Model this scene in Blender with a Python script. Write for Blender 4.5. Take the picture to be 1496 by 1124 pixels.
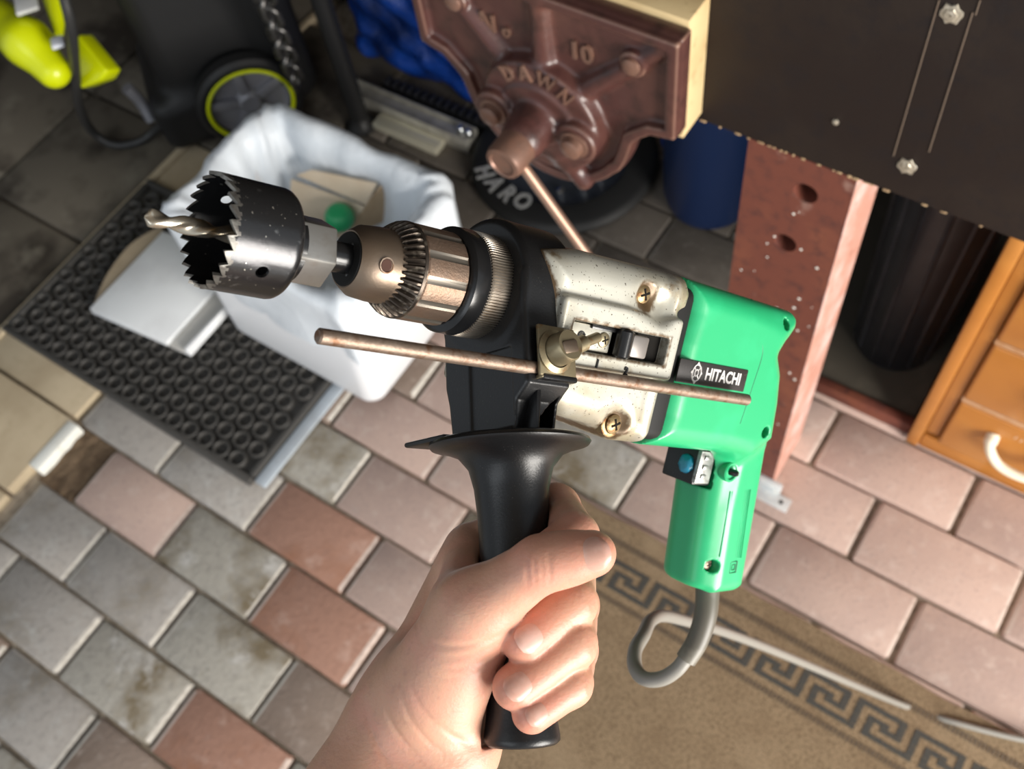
import bpy, bmesh, math, random
import numpy as np
from mathutils import Vector, Matrix, Quaternion

# ------------------------------------------------------------------ scene, camera, light
for o in list(bpy.data.objects):
    bpy.data.objects.remove(o)
S = bpy.context.scene
COL = S.collection
rng = random.Random(7)

F_PX = 1480.0
CAMR = np.array([[0.83220956, 0.54404989, -0.10694375],
                 [0.43132539, -0.75643289, -0.49169879],
                 [-0.34840444, 0.36306888, -0.86417321]])   # world -> camera (x right, y down, z forward)
CAMC = np.array([0.0, 0.0, 1.53])
cam_data = bpy.data.cameras.new('camera')
cam = bpy.data.objects.new('camera', cam_data)
COL.objects.link(cam)
cam_data.sensor_fit = 'HORIZONTAL'
cam_data.sensor_width = 36.0
cam_data.lens = 36.0 * F_PX / 1496.0
cam_data.clip_start = 0.02
M3 = CAMR.T @ np.diag([1, -1, -1])
cam.matrix_world = Matrix([list(M3[0]) + [CAMC[0]], list(M3[1]) + [CAMC[1]], list(M3[2]) + [CAMC[2]], [0, 0, 0, 1]])
cam_data.dof.use_dof = True
cam_data.dof.focus_distance = 0.42
cam_data.dof.aperture_fstop = cam_data.lens / 1000.0 / 0.0027
S.camera = cam

S.view_settings.view_transform = 'Standard'
S.view_settings.look = 'None'
S.view_settings.gamma = 1.0
S.view_settings.exposure = 0.42
try:
    S.view_settings.use_curve_mapping = False
except Exception:
    pass
S.cycles.use_denoising = True
S.cycles.max_bounces = 6
S.cycles.sample_clamp_indirect = 6.0

world = bpy.data.worlds.new('daylight')
S.world = world
world.use_nodes = True
wn = world.node_tree.nodes
wn['Background'].inputs[0].default_value = (0.86, 0.93, 1.0, 1)
wn['Background'].inputs[1].default_value = 0.42


def area(name, loc, target, sx, sy, power, color):
    d = bpy.data.lights.new(name, 'AREA')
    d.shape = 'RECTANGLE'
    d.size = sx
    d.size_y = sy
    d.energy = power
    d.color = color
    o = bpy.data.objects.new(name, d)
    COL.objects.link(o)
    o.location = loc
    o.rotation_euler = (Vector(target) - Vector(loc)).to_track_quat('-Z', 'Y').to_euler()
    return o


# daylight falling in through the open side of the shed (low, from +X and a little from the front)
area('doorway_daylight', (2.0, -.28, .92), (-0.1, 0.25, 0.60), 1.2, 1.4, 100, (1.0, 0.95, 0.88))
area('overhead_daylight', (-0.5, -1.9, 2.3), (-0.6, 0.1, 0.0), 1.8, 1.2, 10, (0.90, 0.95, 1.0))


# ------------------------------------------------------------------ helpers
def ray(px, py):
    return CAMR.T @ np.array([(px - 748) / F_PX, (py - 562) / F_PX, 1.0])


def P(px, py, z=0.0):
    d = ray(px, py)
    return Vector(CAMC + d * (z - CAMC[2]) / d[2])


def PY(px, py, y):
    d = ray(px, py)
    return Vector(CAMC + d * y / d[1])


def Q(px, py, t):
    return Vector(CAMC + ray(px, py) * t)


def tag(o, label=None, cat=None, group=None, kind=None):
    if label: o['label'] = label
    if cat: o['category'] = cat
    if group: o['group'] = group
    if kind: o['kind'] = kind
    return o


def empty(name, loc=(0, 0, 0), matrix=None):
    o = bpy.data.objects.new(name, None)
    COL.objects.link(o)
    if matrix is not None:
        o.matrix_world = matrix
    else:
        o.location = loc
    return o


def link_mesh(name, me, mat=None, parent=None, matrix=None):
    if mat is not None:
        for m in (mat if isinstance(mat, (list, tuple)) else [mat]):
            me.materials.append(m)
    o = bpy.data.objects.new(name, me)
    COL.objects.link(o)
    if parent is not None:
        o.parent = parent
    if matrix is not None:
        o.matrix_local = matrix
    return o


def copy_obj(o, parent=None):
    c = o.copy()
    COL.objects.link(c)
    c.parent = parent
    return c


def smooth_by_angle(me, ang):
    n = len(me.polygons)
    me.polygons.foreach_set('use_smooth', [True] * n)
    if ang < 3.1:
        bm = bmesh.new(); bm.from_mesh(me)
        for e in bm.edges:
            if len(e.link_faces) == 2:
                e.smooth = e.calc_face_angle(0) < ang
        bm.to_mesh(me); bm.free()


class MB:
    """collects solids, then build() links them as ONE mesh object"""
    def __init__(self):
        self.bm = bmesh.new()

    def box(self, lo, hi, bevel=0.0, seg=2, M=None, mi=0):
        t = bmesh.new()
        lo = Vector(lo); hi = Vector(hi)
        bmesh.ops.create_cube(t, size=1.0)
        for v in t.verts:
            v.co = Vector([(lo[i] + hi[i]) / 2 + v.co[i] * (hi[i] - lo[i]) for i in range(3)])
        if bevel > 0:
            bmesh.ops.bevel(t, geom=t.edges[:], offset=bevel, segments=seg, affect='EDGES', profile=0.5)
        return self._merge(t, M, mi)

    def _merge(self, t, M=None, mi=0):
        if M is not None:
            bmesh.ops.transform(t, matrix=M, verts=t.verts[:])
        for f in t.faces:
            f.material_index = mi
        me = bpy.data.meshes.new('tmp')
        t.to_mesh(me); t.free()
        self.bm.from_mesh(me)
        bpy.data.meshes.remove(me)
        return self

    def lathe(self, prof, axis_o=(0, 0, 0), axis_d=(0, 0, 1), n=48, M=None, close=True, mi=0, rfun=None):
        """prof: list of (radius, height along axis)"""
        t = bmesh.new()
        d = Vector(axis_d).normalized()
        q = d.to_track_quat('Z', 'Y').to_matrix()
        ex, ey = q @ Vector((1, 0, 0)), q @ Vector((0, 1, 0))
        o = Vector(axis_o)
        rings = []
        for (r, h) in prof:
            if r < 1e-6:
                rings.append([t.verts.new(o + d * h)])
            else:
                ring = []
                for k in range(n):
                    a = 2 * math.pi * k / n
                    rr = r if rfun is None else rfun(r, h, a, k)
                    ring.append(t.verts.new(o + d * h + (ex * math.cos(a) + ey * math.sin(a)) * rr))
                rings.append(ring)
        for A, B in zip(rings[:-1], rings[1:]):
            for k in range(n):
                k2 = (k + 1) % n
                if len(A) == 1 and len(B) > 1:
                    t.faces.new((A[0], B[k2], B[k]))
                elif len(B) == 1 and len(A) > 1:
                    t.faces.new((A[k], A[k2], B[0]))
                elif len(A) > 1:
                    t.faces.new((A[k], A[k2], B[k2], B[k]))
        if close:
            if len(rings[0]) > 1: t.faces.new(list(reversed(rings[0])))
            if len(rings[-1]) > 1: t.faces.new(rings[-1])
        bmesh.ops.recalc_face_normals(t, faces=t.faces[:])
        return self._merge(t, M, mi)

    def cyl(self, a, b, r, r2=None, n=24, mi=0):
        a = Vector(a); b = Vector(b)
        L = (b - a).length
        return self.lathe([(r, 0), (r if r2 is None else r2, L)], a, b - a, n=n, mi=mi)

    def rod(self, a, b, r, ch=None, n=24, mi=0):
        """a bar with chamfered ends"""
        a = Vector(a); b = Vector(b); L = (b - a).length
        c = ch if ch is not None else r * .2
        return self.lathe([(r - c, 0), (r, c), (r, L - c), (r - c, L)], a, b - a, n=n, mi=mi)

    def prism(self, pts, d, M=None, bevel=0.0, seg=2, mi=0):
        """pts: list of 3D points (planar polygon), d: extrusion vector"""
        t = bmesh.new()
        vs = [t.verts.new(Vector(p)) for p in pts]
        f = t.faces.new(vs)
        r = bmesh.ops.extrude_face_region(t, geom=[f])
        nv = [e for e in r['geom'] if isinstance(e, bmesh.types.BMVert)]
        bmesh.ops.translate(t, verts=nv, vec=Vector(d))
        bmesh.ops.recalc_face_normals(t, faces=t.faces[:])
        if bevel > 0:
            bmesh.ops.bevel(t, geom=t.edges[:], offset=bevel, segments=seg, affect='EDGES', profile=0.5)
        return self._merge(t, M, mi)

    def tube(self, path, r, n=12, M=None, mi=0, closed=False, radii=None, flat=1.0):
        t = bmesh.new()
        pts = [Vector(p) for p in path]
        m = len(pts)
        up = None
        rings = []
        for i, p in enumerate(pts):
            if closed:
                d = (pts[(i + 1) % m] - pts[i - 1]).normalized()
            else:
                d = (pts[min(i + 1, m - 1)] - pts[max(i - 1, 0)]).normalized()
            if up is None:
                up = d.orthogonal().normalized()
            up = (up - d * up.dot(d)).normalized()
            sd = d.cross(up)
            rr = radii[i] if radii else r
            rings.append([t.verts.new(p + (up * math.cos(2 * math.pi * k / n) + sd * math.sin(2 * math.pi * k / n) * flat) * rr) for k in range(n)])
        pairs = list(zip(rings[:-1], rings[1:]))
        if closed: pairs.append((rings[-1], rings[0]))
        for A, B in pairs:
            for k in range(n):
                t.faces.new((A[k], A[(k + 1) % n], B[(k + 1) % n], B[k]))
        if not closed:
            t.faces.new(list(reversed(rings[0]))); t.faces.new(rings[-1])
        bmesh.ops.recalc_face_normals(t, faces=t.faces[:])
        return self._merge(t, M, mi)

    def mesh(self, name='m', ang=0.7):
        me = bpy.data.meshes.new(name)
        self.bm.to_mesh(me); self.bm.free()
        smooth_by_angle(me, ang)
        return me

    def build(self, name, mat=None, parent=None, ang=0.7, matrix=None):
        return link_mesh(name, self.mesh(name, ang), mat, parent, matrix)


def spline(pts, n=8, closed=False):
    """Catmull-Rom through the points"""
    pts = [Vector(p) for p in pts]
    m = len(pts)
    out = []
    rngk = range(m if closed else m - 1)
    for i in rngk:
        p0 = pts[(i - 1) % m] if (closed or i > 0) else pts[0] * 2 - pts[1]
        p1 = pts[i]; p2 = pts[(i + 1) % m]
        p3 = pts[(i + 2) % m] if (closed or i + 2 < m) else pts[-1] * 2 - pts[-2]
        for k in range(n):
            t = k / n
            out.append(0.5 * ((2 * p1) + (p2 - p0) * t + (2 * p0 - 5 * p1 + 4 * p2 - p3) * t * t + (3 * p1 - p0 - 3 * p2 + p3) * t ** 3))
    if not closed: out.append(pts[-1])
    return out


# ---- signed distance modelling -> surface nets
def smin(a, b, k):
    h = np.clip(0.5 + 0.5 * (b - a) / k, 0, 1)
    return b + (a - b) * h - k * h * (1 - h)


def smax(a, b, k):
    return -smin(-a, -b, k)


def s_caps(X, Y, Z, a, b, ra, rb):
    a = np.asarray(a, np.float32); b = np.asarray(b, np.float32)
    ab = b - a
    L2 = float(ab @ ab) + 1e-12
    t = np.clip(((X - a[0]) * ab[0] + (Y - a[1]) * ab[1] + (Z - a[2]) * ab[2]) / L2, 0, 1)
    return np.sqrt((X - a[0] - ab[0] * t) ** 2 + (Y - a[1] - ab[1] * t) ** 2 + (Z - a[2] - ab[2] * t) ** 2) - (ra + (rb - ra) * t)


def s_box(X, Y, Z, c, h, r):
    qx = np.abs(X - c[0]) - (h[0] - r); qy = np.abs(Y - c[1]) - (h[1] - r); qz = np.abs(Z - c[2]) - (h[2] - r)
    return np.sqrt(np.maximum(qx, 0) ** 2 + np.maximum(qy, 0) ** 2 + np.maximum(qz, 0) ** 2) + np.minimum(np.maximum(np.maximum(qx, qy), qz), 0) - r


def s_ell(X, Y, Z, c, r, A=None):
    """ellipsoid; A rows are its axes"""
    x, y, z = X - c[0], Y - c[1], Z - c[2]
    if A is not None:
        A = np.asarray(A, np.float32)
        x, y, z = (A[0][0] * x + A[0][1] * y + A[0][2] * z, A[1][0] * x + A[1][1] * y + A[1][2] * z, A[2][0] * x + A[2][1] * y + A[2][2] * z)
    k0 = np.sqrt((x / r[0]) ** 2 + (y / r[1]) ** 2 + (z / r[2]) ** 2)
    k1 = np.sqrt((x / r[0] ** 2) ** 2 + (y / r[1] ** 2) ** 2 + (z / r[2] ** 2) ** 2) + 1e-9
    return k0 * (k0 - 1) / k1


def s_poly(X, Y, pts):
    """2D signed distance to a polygon"""
    d = None; s = None
    n = len(pts)
    for i in range(n):
        ax, ay = pts[i]; bx, by = pts[i - 1]
        ex, ey = bx - ax, by - ay
        wx, wy = X - ax, Y - ay
        t = np.clip((wx * ex + wy * ey) / (ex * ex + ey * ey), 0, 1)
        dd = (wx - ex * t) ** 2 + (wy - ey * t) ** 2
        d = dd if d is None else np.minimum(d, dd)
        c1 = Y >= ay; c2 = Y < by; c3 = ex * wy > ey * wx
        flip = (c1 & c2 & c3) | (~c1 & ~c2 & ~c3)
        s = flip if s is None else s ^ flip
    return np.where(s, -1, 1) * np.sqrt(d)


def s_extr(d2, Z, z0, z1, r):
    """extrude a 2D distance between z0 and z1, edges rounded by r"""
    wy = np.abs(Z - (z0 + z1) / 2) - ((z1 - z0) / 2 - r)
    dx = d2 + r
    return np.minimum(np.maximum(dx, wy), 0) + np.sqrt(np.maximum(dx, 0) ** 2 + np.maximum(wy, 0) ** 2) - r


def surfnet(fn, lo, hi, res):
    lo = np.asarray(lo, float); hi = np.asarray(hi, float)
    n = np.maximum(np.ceil((hi - lo) / res).astype(int) + 1, 4)
    ax = [(lo[i] + res * np.arange(n[i])).astype(np.float32) for i in range(3)]
    X, Y, Z = ax[0][:, None, None], ax[1][None, :, None], ax[2][None, None, :]
    V = np.broadcast_to(np.asarray(fn(X, Y, Z), np.float32), tuple(n))
    neg = V < 0
    cnt = np.zeros(n - 1, np.int8)
    for i in (0, 1):
        for j in (0, 1):
            for k in (0, 1):
                cnt += neg[i:n[0] - 1 + i, j:n[1] - 1 + j, k:n[2] - 1 + k]
    act = (cnt > 0) & (cnt < 8)
    I, J, K = np.nonzero(act)
    idx = -np.ones(n - 1, np.int64)
    idx[I, J, K] = np.arange(len(I))
    acc = np.zeros((len(I), 3)); num = np.zeros(len(I))
    cor = [(i, j, k) for i in (0, 1) for j in (0, 1) for k in (0, 1)]
    for a in cor:
        for b in cor:
            dlt = np.subtract(b, a)
            if dlt.sum() == 1 and (dlt >= 0).all():
                va = V[I + a[0], J + a[1], K + a[2]]; vb = V[I + b[0], J + b[1], K + b[2]]
                m = (va < 0) != (vb < 0)
                t = np.where(m, va / np.where(m, va - vb, 1), 0)
                for c in range(3):
                    acc[:, c] += np.where(m, a[c] + dlt[c] * t, 0)
                num += m
    pos = acc / num[:, None]
    verts = np.stack([ax[0][I] + pos[:, 0] * res, ax[1][J] + pos[:, 1] * res, ax[2][K] + pos[:, 2] * res], 1)
    quads = []
    for axis in range(3):
        u, v = (axis + 1) % 3, (axis + 2) % 3
        sa = [slice(None)] * 3; sb = [slice(None)] * 3
        sa[axis] = slice(0, n[axis] - 1); sb[axis] = slice(1, n[axis])
        A = neg[tuple(sa)]; Bv = neg[tuple(sb)]
        for (cond, rev) in ((A & ~Bv, False), (~A & Bv, True)):
            E = np.stack(np.nonzero(cond), 1)
            ok = (E[:, u] > 0) & (E[:, v] > 0) & (E[:, u] < n[u] - 1) & (E[:, v] < n[v] - 1)
            E = E[ok]
            du = np.zeros(3, int); du[u] = 1
            dv = np.zeros(3, int); dv[v] = 1
            c0 = E - du - dv; c1 = E - dv; c2 = E; c3 = E - du
            q = np.stack([idx[tuple(c.T)] for c in (c0, c1, c2, c3)], 1)
            if rev: q = q[:, ::-1]
            quads.append(q)
    quads = np.concatenate(quads)
    quads = quads[(quads >= 0).all(1)]
    return verts, quads


def np_mesh(name, verts, quads):
    me = bpy.data.meshes.new(name)
    nq = len(quads); k = quads.shape[1]
    me.vertices.add(len(verts)); me.vertices.foreach_set('co', np.asarray(verts, np.float32).ravel())
    me.loops.add(nq * k); me.loops.foreach_set('vertex_index', quads.astype(np.int32).ravel())
    me.polygons.add(nq); me.polygons.foreach_set('loop_start', np.arange(0, nq * k, k, dtype=np.int32))
    me.polygons.foreach_set('use_smooth', np.ones(nq, bool))
    me.update(); me.validate()
    return me


def laplace(verts, quads, it=2, lam=0.5):
    """light smoothing that keeps the volume (Taubin)"""
    e = np.concatenate([quads[:, [0, 1]], quads[:, [1, 2]], quads[:, [2, 3]], quads[:, [3, 0]]])
    e = np.concatenate([e, e[:, ::-1]])
    deg = np.bincount(e[:, 0], minlength=len(verts)).astype(float)[:, None]
    v = verts.copy()
    for i in range(it):
        for l in (lam, -lam * 1.04):
            s = np.stack([np.bincount(e[:, 0], weights=v[e[:, 1], c], minlength=len(v)) for c in range(3)], 1)
            v = v + l * (s / deg - v)
    return v


def sdf_obj(name, fn, lo, hi, res, mat, parent=None, smooth=2, matrix=None):
    v, q = surfnet(fn, lo, hi, res)
    if smooth: v = laplace(v, q, smooth)
    return link_mesh(name, np_mesh(name, v, q), mat, parent, matrix)


# ---- materials
def mat(name, col, rough=0.5, metal=0.0, spec=0.5, var=None, bump=None, sss=None, coat=0.0, speck=None, wear=None, coords='Object', rnd=None, edge=None):
    """var=(scale, color2, lo, hi[, detail]); bump=(scale, strength, distance); speck=(scale, colour, threshold); rnd = brightness spread per object"""
    m = bpy.data.materials.new(name)
    m.use_nodes = True
    nt = m.node_tree; N = nt.nodes; L = nt.links
    b = N['Principled BSDF']
    b.inputs['Base Color'].default_value = (*col, 1)
    b.inputs['Roughness'].default_value = rough
    b.inputs['Metallic'].default_value = metal
    b.inputs['Specular IOR Level'].default_value = spec
    if coat:
        b.inputs['Coat Weight'].default_value = coat
        b.inputs['Coat Roughness'].default_value = 0.15
    tc = N.new('ShaderNodeTexCoord')
    src = tc.outputs[coords]
    cur = None

    def rgb(c):
        r = N.new('ShaderNodeRGB'); r.outputs[0].default_value = (*c, 1); return r.outputs[0]

    def mixc(fac, a, b2):
        x = N.new('ShaderNodeMix'); x.data_type = 'RGBA'
        if isinstance(fac, float): x.inputs['Factor'].default_value = fac
        else: L.new(fac, x.inputs['Factor'])
        L.new(a, x.inputs['A']); L.new(b2, x.inputs['B'])
        return x.outputs['Result']

    def noise(scale, detail=4, rough_=0.55, off=None):
        n = N.new('ShaderNodeTexNoise')
        n.inputs['Scale'].default_value = scale
        n.inputs['Detail'].default_value = detail
        n.inputs['Roughness'].default_value = rough_
        s = src
        if rnd is not None or off:
            mp = N.new('ShaderNodeVectorMath'); mp.operation = 'ADD'
            L.new(src, mp.inputs[0])
            if rnd is not None:
                oi = N.new('ShaderNodeObjectInfo')
                ml = N.new('ShaderNodeMath'); ml.operation = 'MULTIPLY'; ml.inputs[1].default_value = 37.0
                L.new(oi.outputs['Random'], ml.inputs[0]); L.new(ml.outputs[0], mp.inputs[1])
            if off: mp.inputs[1].default_value = off
            s = mp.outputs[0]
        L.new(s, n.inputs['Vector'])
        return n.outputs['Fac']

    def ramp(fac, lo, hi):
        r = N.new('ShaderNodeMapRange'); r.clamp = True
        r.inputs[1].default_value = lo; r.inputs[2].default_value = hi
        L.new(fac, r.inputs[0]); return r.outputs[0]
    if var or speck or wear or rnd is not None:
        cur = rgb(col)
        for v in ([var] if var and not isinstance(var, list) else (var or [])):
            cur = mixc(ramp(noise(v[0], v[4] if len(v) > 4 else 4), v[2], v[3]), cur, rgb(v[1]))
        if speck:
            cur = mixc(ramp(noise(speck[0], 1, .5), speck[2], speck[2] + .04), cur, rgb(speck[1]))
        if rnd is not None:
            oi = N.new('ShaderNodeObjectInfo')
            hs = N.new('ShaderNodeHueSaturation')
            mr = N.new('ShaderNodeMapRange'); mr.inputs[3].default_value = 1 - rnd; mr.inputs[4].default_value = 1 + rnd
            L.new(oi.outputs['Random'], mr.inputs[0]); L.new(mr.outputs[0], hs.inputs['Value']); L.new(cur, hs.inputs['Color'])
            cur = hs.outputs[0]
        if edge:      # worn edges
            ge = N.new('ShaderNodeNewGeometry')
            cur = mixc(ramp(ge.outputs['Pointiness'], edge[1], edge[2]), cur, rgb(edge[0]))
        L.new(cur, b.inputs['Base Color'])
    if bump:
        bn = N.new('ShaderNodeBump')
        bn.inputs['Strength'].default_value = bump[1]
        bn.inputs['Distance'].default_value = bump[2]
        L.new(noise(bump[0], 5, .6), bn.inputs['Height'])
        L.new(bn.outputs[0], b.inputs['Normal'])
    if sss:
        b.inputs['Subsurface Weight'].default_value = sss[0]
        b.inputs['Subsurface Radius'].default_value = sss[1]
        b.inputs['Subsurface Scale'].default_value = sss[2]
    return m


# ------------------------------------------------------------------ materials of the place
SAND = mat('joint_sand', (.40, .335, .26), .95, var=(60, (.24, .20, .155), .45, .68), bump=(300, .5, .002))
PAV = {
    'grey': mat('paver_grey', (.38, .35, .32), .9, var=[(9, (.25, .215, .17), .52, .72), (26, (.44, .425, .40), .55, .75), (90, (.28, .26, .24), .5, .75)], bump=(120, .45, .0025), rnd=.10),
    'mossy': mat('paver_mossy', (.37, .345, .30), .92, var=[(7, (.17, .135, .085), .50, .62), (16, (.50, .48, .45), .56, .68), (90, (.27, .25, .22), .5, .75)], bump=(110, .5, .003), rnd=.08),
    'pink': mat('paver_pink', (.50, .365, .31), .9, var=[(9, (.43, .315, .275), .45, .7), (40, (.56, .44, .385), .55, .75), (150, (.39, .29, .255), .55, .75)], bump=(150, .4, .002), rnd=.07),
    'red': mat('paver_red', (.36, .20, .145), .9, var=[(8, (.30, .145, .09), .52, .68), (22, (.47, .31, .25), .58, .72), (90, (.30, .165, .12), .5, .75)], bump=(120, .5, .0025), rnd=.06),
    'shaded': mat('paver_shaded', (.135, .115, .095), .85, var=[(9, (.09, .075, .06), .45, .7), (50, (.19, .165, .14), .58, .75)], bump=(120, .45, .0025), rnd=.08),  # dark paver copy: shade at the back put into its colour
    'brown': mat('paver_brown', (.27, .205, .165), .9, var=[(9, (.19, .135, .10), .48, .7), (50, (.36, .29, .245), .55, .75)], bump=(120, .5, .0025), rnd=.07),
}
ARRIS = {'grey': mat('lit_arris_grey', (.58, .54, .48), .9, var=(60, (.40, .36, .31), .5, .7)), 'pink': mat('lit_arris_pink', (.58, .47, .41), .9, var=(60, (.42, .32, .27), .5, .7)), 'shaded': mat('lit_arris_shaded', (.20, .175, .15), .9)}  # end chamfers paler: daylight on the edges put into the colour
TAN = mat('tan_stone', (.50, .41, .28), .85, var=[(6, (.36, .28, .18), .45, .7), (40, (.42, .335, .22), .5, .75)], bump=(80, .25, .002))
DARKSTONE = mat('shaded_stained_stone', (.125, .107, .082), .8, var=[(4.5, (.035, .027, .019), .47, .60), (11, (.18, .16, .125), .55, .75)], bump=(60, .25, .002))  # stained stone, darkened to carry the shade beyond the tan strip
WHITE_PAINT_LIT = mat('worn_white_paint_lit_edge', (.82, .82, .76), .6, var=(40, (.66, .62, .52), .55, .75))  # white for splatters, and for daylight put on the slab edge
DIRT = mat('bare_dirt', (.165, .11, .065), .95, var=(25, (.09, .055, .03), .45, .65), bump=(90, .7, .006))

# ------------------------------------------------------------------ floor: pavers and slabs laid in sand
m = MB(); m.box((-3.2, -1.6, -.08), (1.6, 2.0, -.014))
floor = m.build('floor', SAND)
tag(floor, kind='structure')
VCUT = -1.235        # pavers end here, slabs begin


def paver_mesh(w, d, seed, name):
    r = random.Random(seed)
    bm = bmesh.new()
    nx, ny = 5, 3
    h = .05
    MBX = MB(); MBX.box((-w / 2, -d / 2, -h), (w / 2, d / 2, 0), .0068, 2)
    for v in MBX.bm.verts:      # hand worn corners
        if v.co.z > -.02:
            v.co.x += r.uniform(-.0012, .0012); v.co.y += r.uniform(-.0012, .0012)
            v.co.z += r.uniform(-.0006, .0006)
    return MBX.mesh(name, .5)


paver_cache = {}


def paver(x0, x1, y0, y1, kind, dz=0.0):
    w = round(x1 - x0 - .0065, 3); d = round(y1 - y0 - .0045, 3)
    key = (w, d, kind, rng.randrange(2))
    if key not in paver_cache:
        me = paver_mesh(w, d, len(paver_cache), 'paver')
        me.materials.append(PAV[kind]); me.materials.append(ARRIS['pink' if kind in ('pink', 'red') else ('shaded' if kind == 'shaded' else 'grey')])
        for f_ in me.polygons:
            if abs(f_.normal.x) > .30 and abs(f_.normal.y) < .3 and f_.normal.z > .2: f_.material_index = 1
        paver_cache[key] = me
    o = bpy.data.objects.new('paver', paver_cache[key])
    COL.objects.link(o)
    o.parent = floor
    o.location = ((x0 + x1) / 2, (y0 + y1) / 2, dz)
    o.rotation_euler = (rng.uniform(-.006, .006), rng.uniform(-.008, .008), rng.uniform(-.006, .006))
    return o


def heads(odd):
    if odd:
        left = [-.344 - .2045 * k for k in range(1, 7)]
        return sorted(left + [-.344 + .2315 * k for k in range(0, 7)])
    left = [-.228 - .2085 * k for k in range(1, 6)]
    return sorted(left + [-.228 + .2315 * k for k in range(0, 7)])


SPECIAL = {}


def spec(px, py, kind):
    q = P(px, py)
    k = math.floor((q.y + .047) / .1153)
    SPECIAL[(k, round(q.x, 2))] = kind


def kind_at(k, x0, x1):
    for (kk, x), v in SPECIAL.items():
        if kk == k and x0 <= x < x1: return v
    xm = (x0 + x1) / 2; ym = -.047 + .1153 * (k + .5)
    if ym > .80 and xm < -.27: return 'shaded'
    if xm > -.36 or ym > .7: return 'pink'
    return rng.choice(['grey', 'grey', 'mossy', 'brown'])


for a in [(70, 765, 'grey'), (190, 860, 'grey'), (190, 730, 'pink'), (180, 620, 'grey'), (300, 700, 'grey'), (320, 830, 'mossy'),
          (460, 780, 'red'), (470, 680, 'mossy'), (560, 620, 'pink'), (590, 740, 'pink'), (470, 920, 'red'), (560, 850, 'pink'),
          (320, 950, 'mossy'), (180, 970, 'mossy'), (60, 900, 'grey'), (310, 1080, 'red'), (440, 1020, 'brown'), (150, 1100, 'brown'),
          (40, 1030, 'grey'), (10, 700, 'grey'), (650, 660, 'pink'), (690, 700, 'pink'), (540, 570, 'red'), (640, 600, 'pink'), (10, 1100, 'mossy'), (560, 980, 'pink'), (60, 1110, 'grey'), (840, 560, 'pink'), (720, 620, 'pink')]:
    spec(*a)
for k in range(-9, 11):
    y0 = -.047 + .1153 * k; y1 = y0 + .1153
    hs = heads(k % 2 != 0)
    for x0, x1 in zip(hs[:-1], hs[1:]):
        if x1 < VCUT + .05 or x0 > 1.0: continue
        if y0 > .9 and x0 > -.2: continue
        if k == 1 and x0 < -1.2: continue            # one paver has been lifted here
        if k == 2 and x1 < -1.02: x0 = max(x0, -1.262)
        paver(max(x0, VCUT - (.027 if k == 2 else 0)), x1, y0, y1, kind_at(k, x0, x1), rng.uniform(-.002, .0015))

# bare earth where the paver is missing
bm = bmesh.new()
bmesh.ops.create_grid(bm, x_segments=14, y_segments=9, size=.5)
for v in bm.verts:
    v.co = Vector((-1.205 + v.co.x * .085, .126 + v.co.y * .118, -.0125 + .005 * rng.random()))
me = bpy.data.meshes.new('earth_patch'); bm.to_mesh(me); bm.free(); smooth_by_angle(me, 3.14)
link_mesh('earth_patch', me, DIRT, floor)


def slab(x0, x1, y0, y1, z, material, bevel=.004):
    mb = MB(); mb.box((x0 + .003, y0 + .003, -.05), (x1 - .003, y1 - .003, z), bevel)
    return mb.build('paving_slab', material, floor)


# tan edging slabs left of the pavers (the strip runs on under the mat)
sl = slab(-1.92, -1.262, .02, .187, .012, TAN)
mb = MB(); mb.box((-1.268, .078, -.02), (-1.243, .18, .0135), .003)
mb.build('lit_slab_edge', WHITE_PAINT_LIT, floor)  # lit slab edge: its brightness put into a white strip
slab(-1.53, -1.268, .187, .46, .004, TAN)
slab(-1.53, -1.262, .46, .80, .004, TAN)
slab(-1.53, -1.262, .80, 1.2, .004, DARKSTONE)  # far end of the tan strip, shade put in as dark stone
slab(-1.92, -1.262, -.42, .02, .006, TAN)
slab(-1.92, -1.262, -.86, -.42, .005, TAN)
slab(-2.58, -1.92, -.42, .187, .006, TAN)
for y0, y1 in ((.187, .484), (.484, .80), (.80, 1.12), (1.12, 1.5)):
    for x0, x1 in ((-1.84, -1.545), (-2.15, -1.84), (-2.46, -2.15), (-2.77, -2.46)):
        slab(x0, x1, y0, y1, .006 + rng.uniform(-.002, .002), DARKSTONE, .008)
mb = MB(); mb.box((-1.545, .187, -.05), (-1.528, 1.3, .009), .003)
mb.build('kerb_strip', TAN, floor)

# ------------------------------------------------------------------ shed shell (mostly out of view; it shades the place)
SHEDWALL = mat('dark_boards', (.07, .06, .05), .85, var=(6, (.04, .034, .03), .4, .7))
mb = MB(); mb.box((-3.2, 1.62, 0), (1.6, 1.72, 2.6)); tag(mb.build('wall_back', SHEDWALL), kind='structure')
mb = MB(); mb.box((-3.3, -.2, 0), (-3.2, 1.72, 2.6)); tag(mb.build('wall_left', SHEDWALL), kind='structure')
mb = MB(); mb.box((-3.3, -.6, 2.6), (1.0, 1.72, 2.7)); tag(mb.build('ceiling', mat('ceiling_boards', (.22, .2, .18), .9)), kind='structure')

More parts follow.
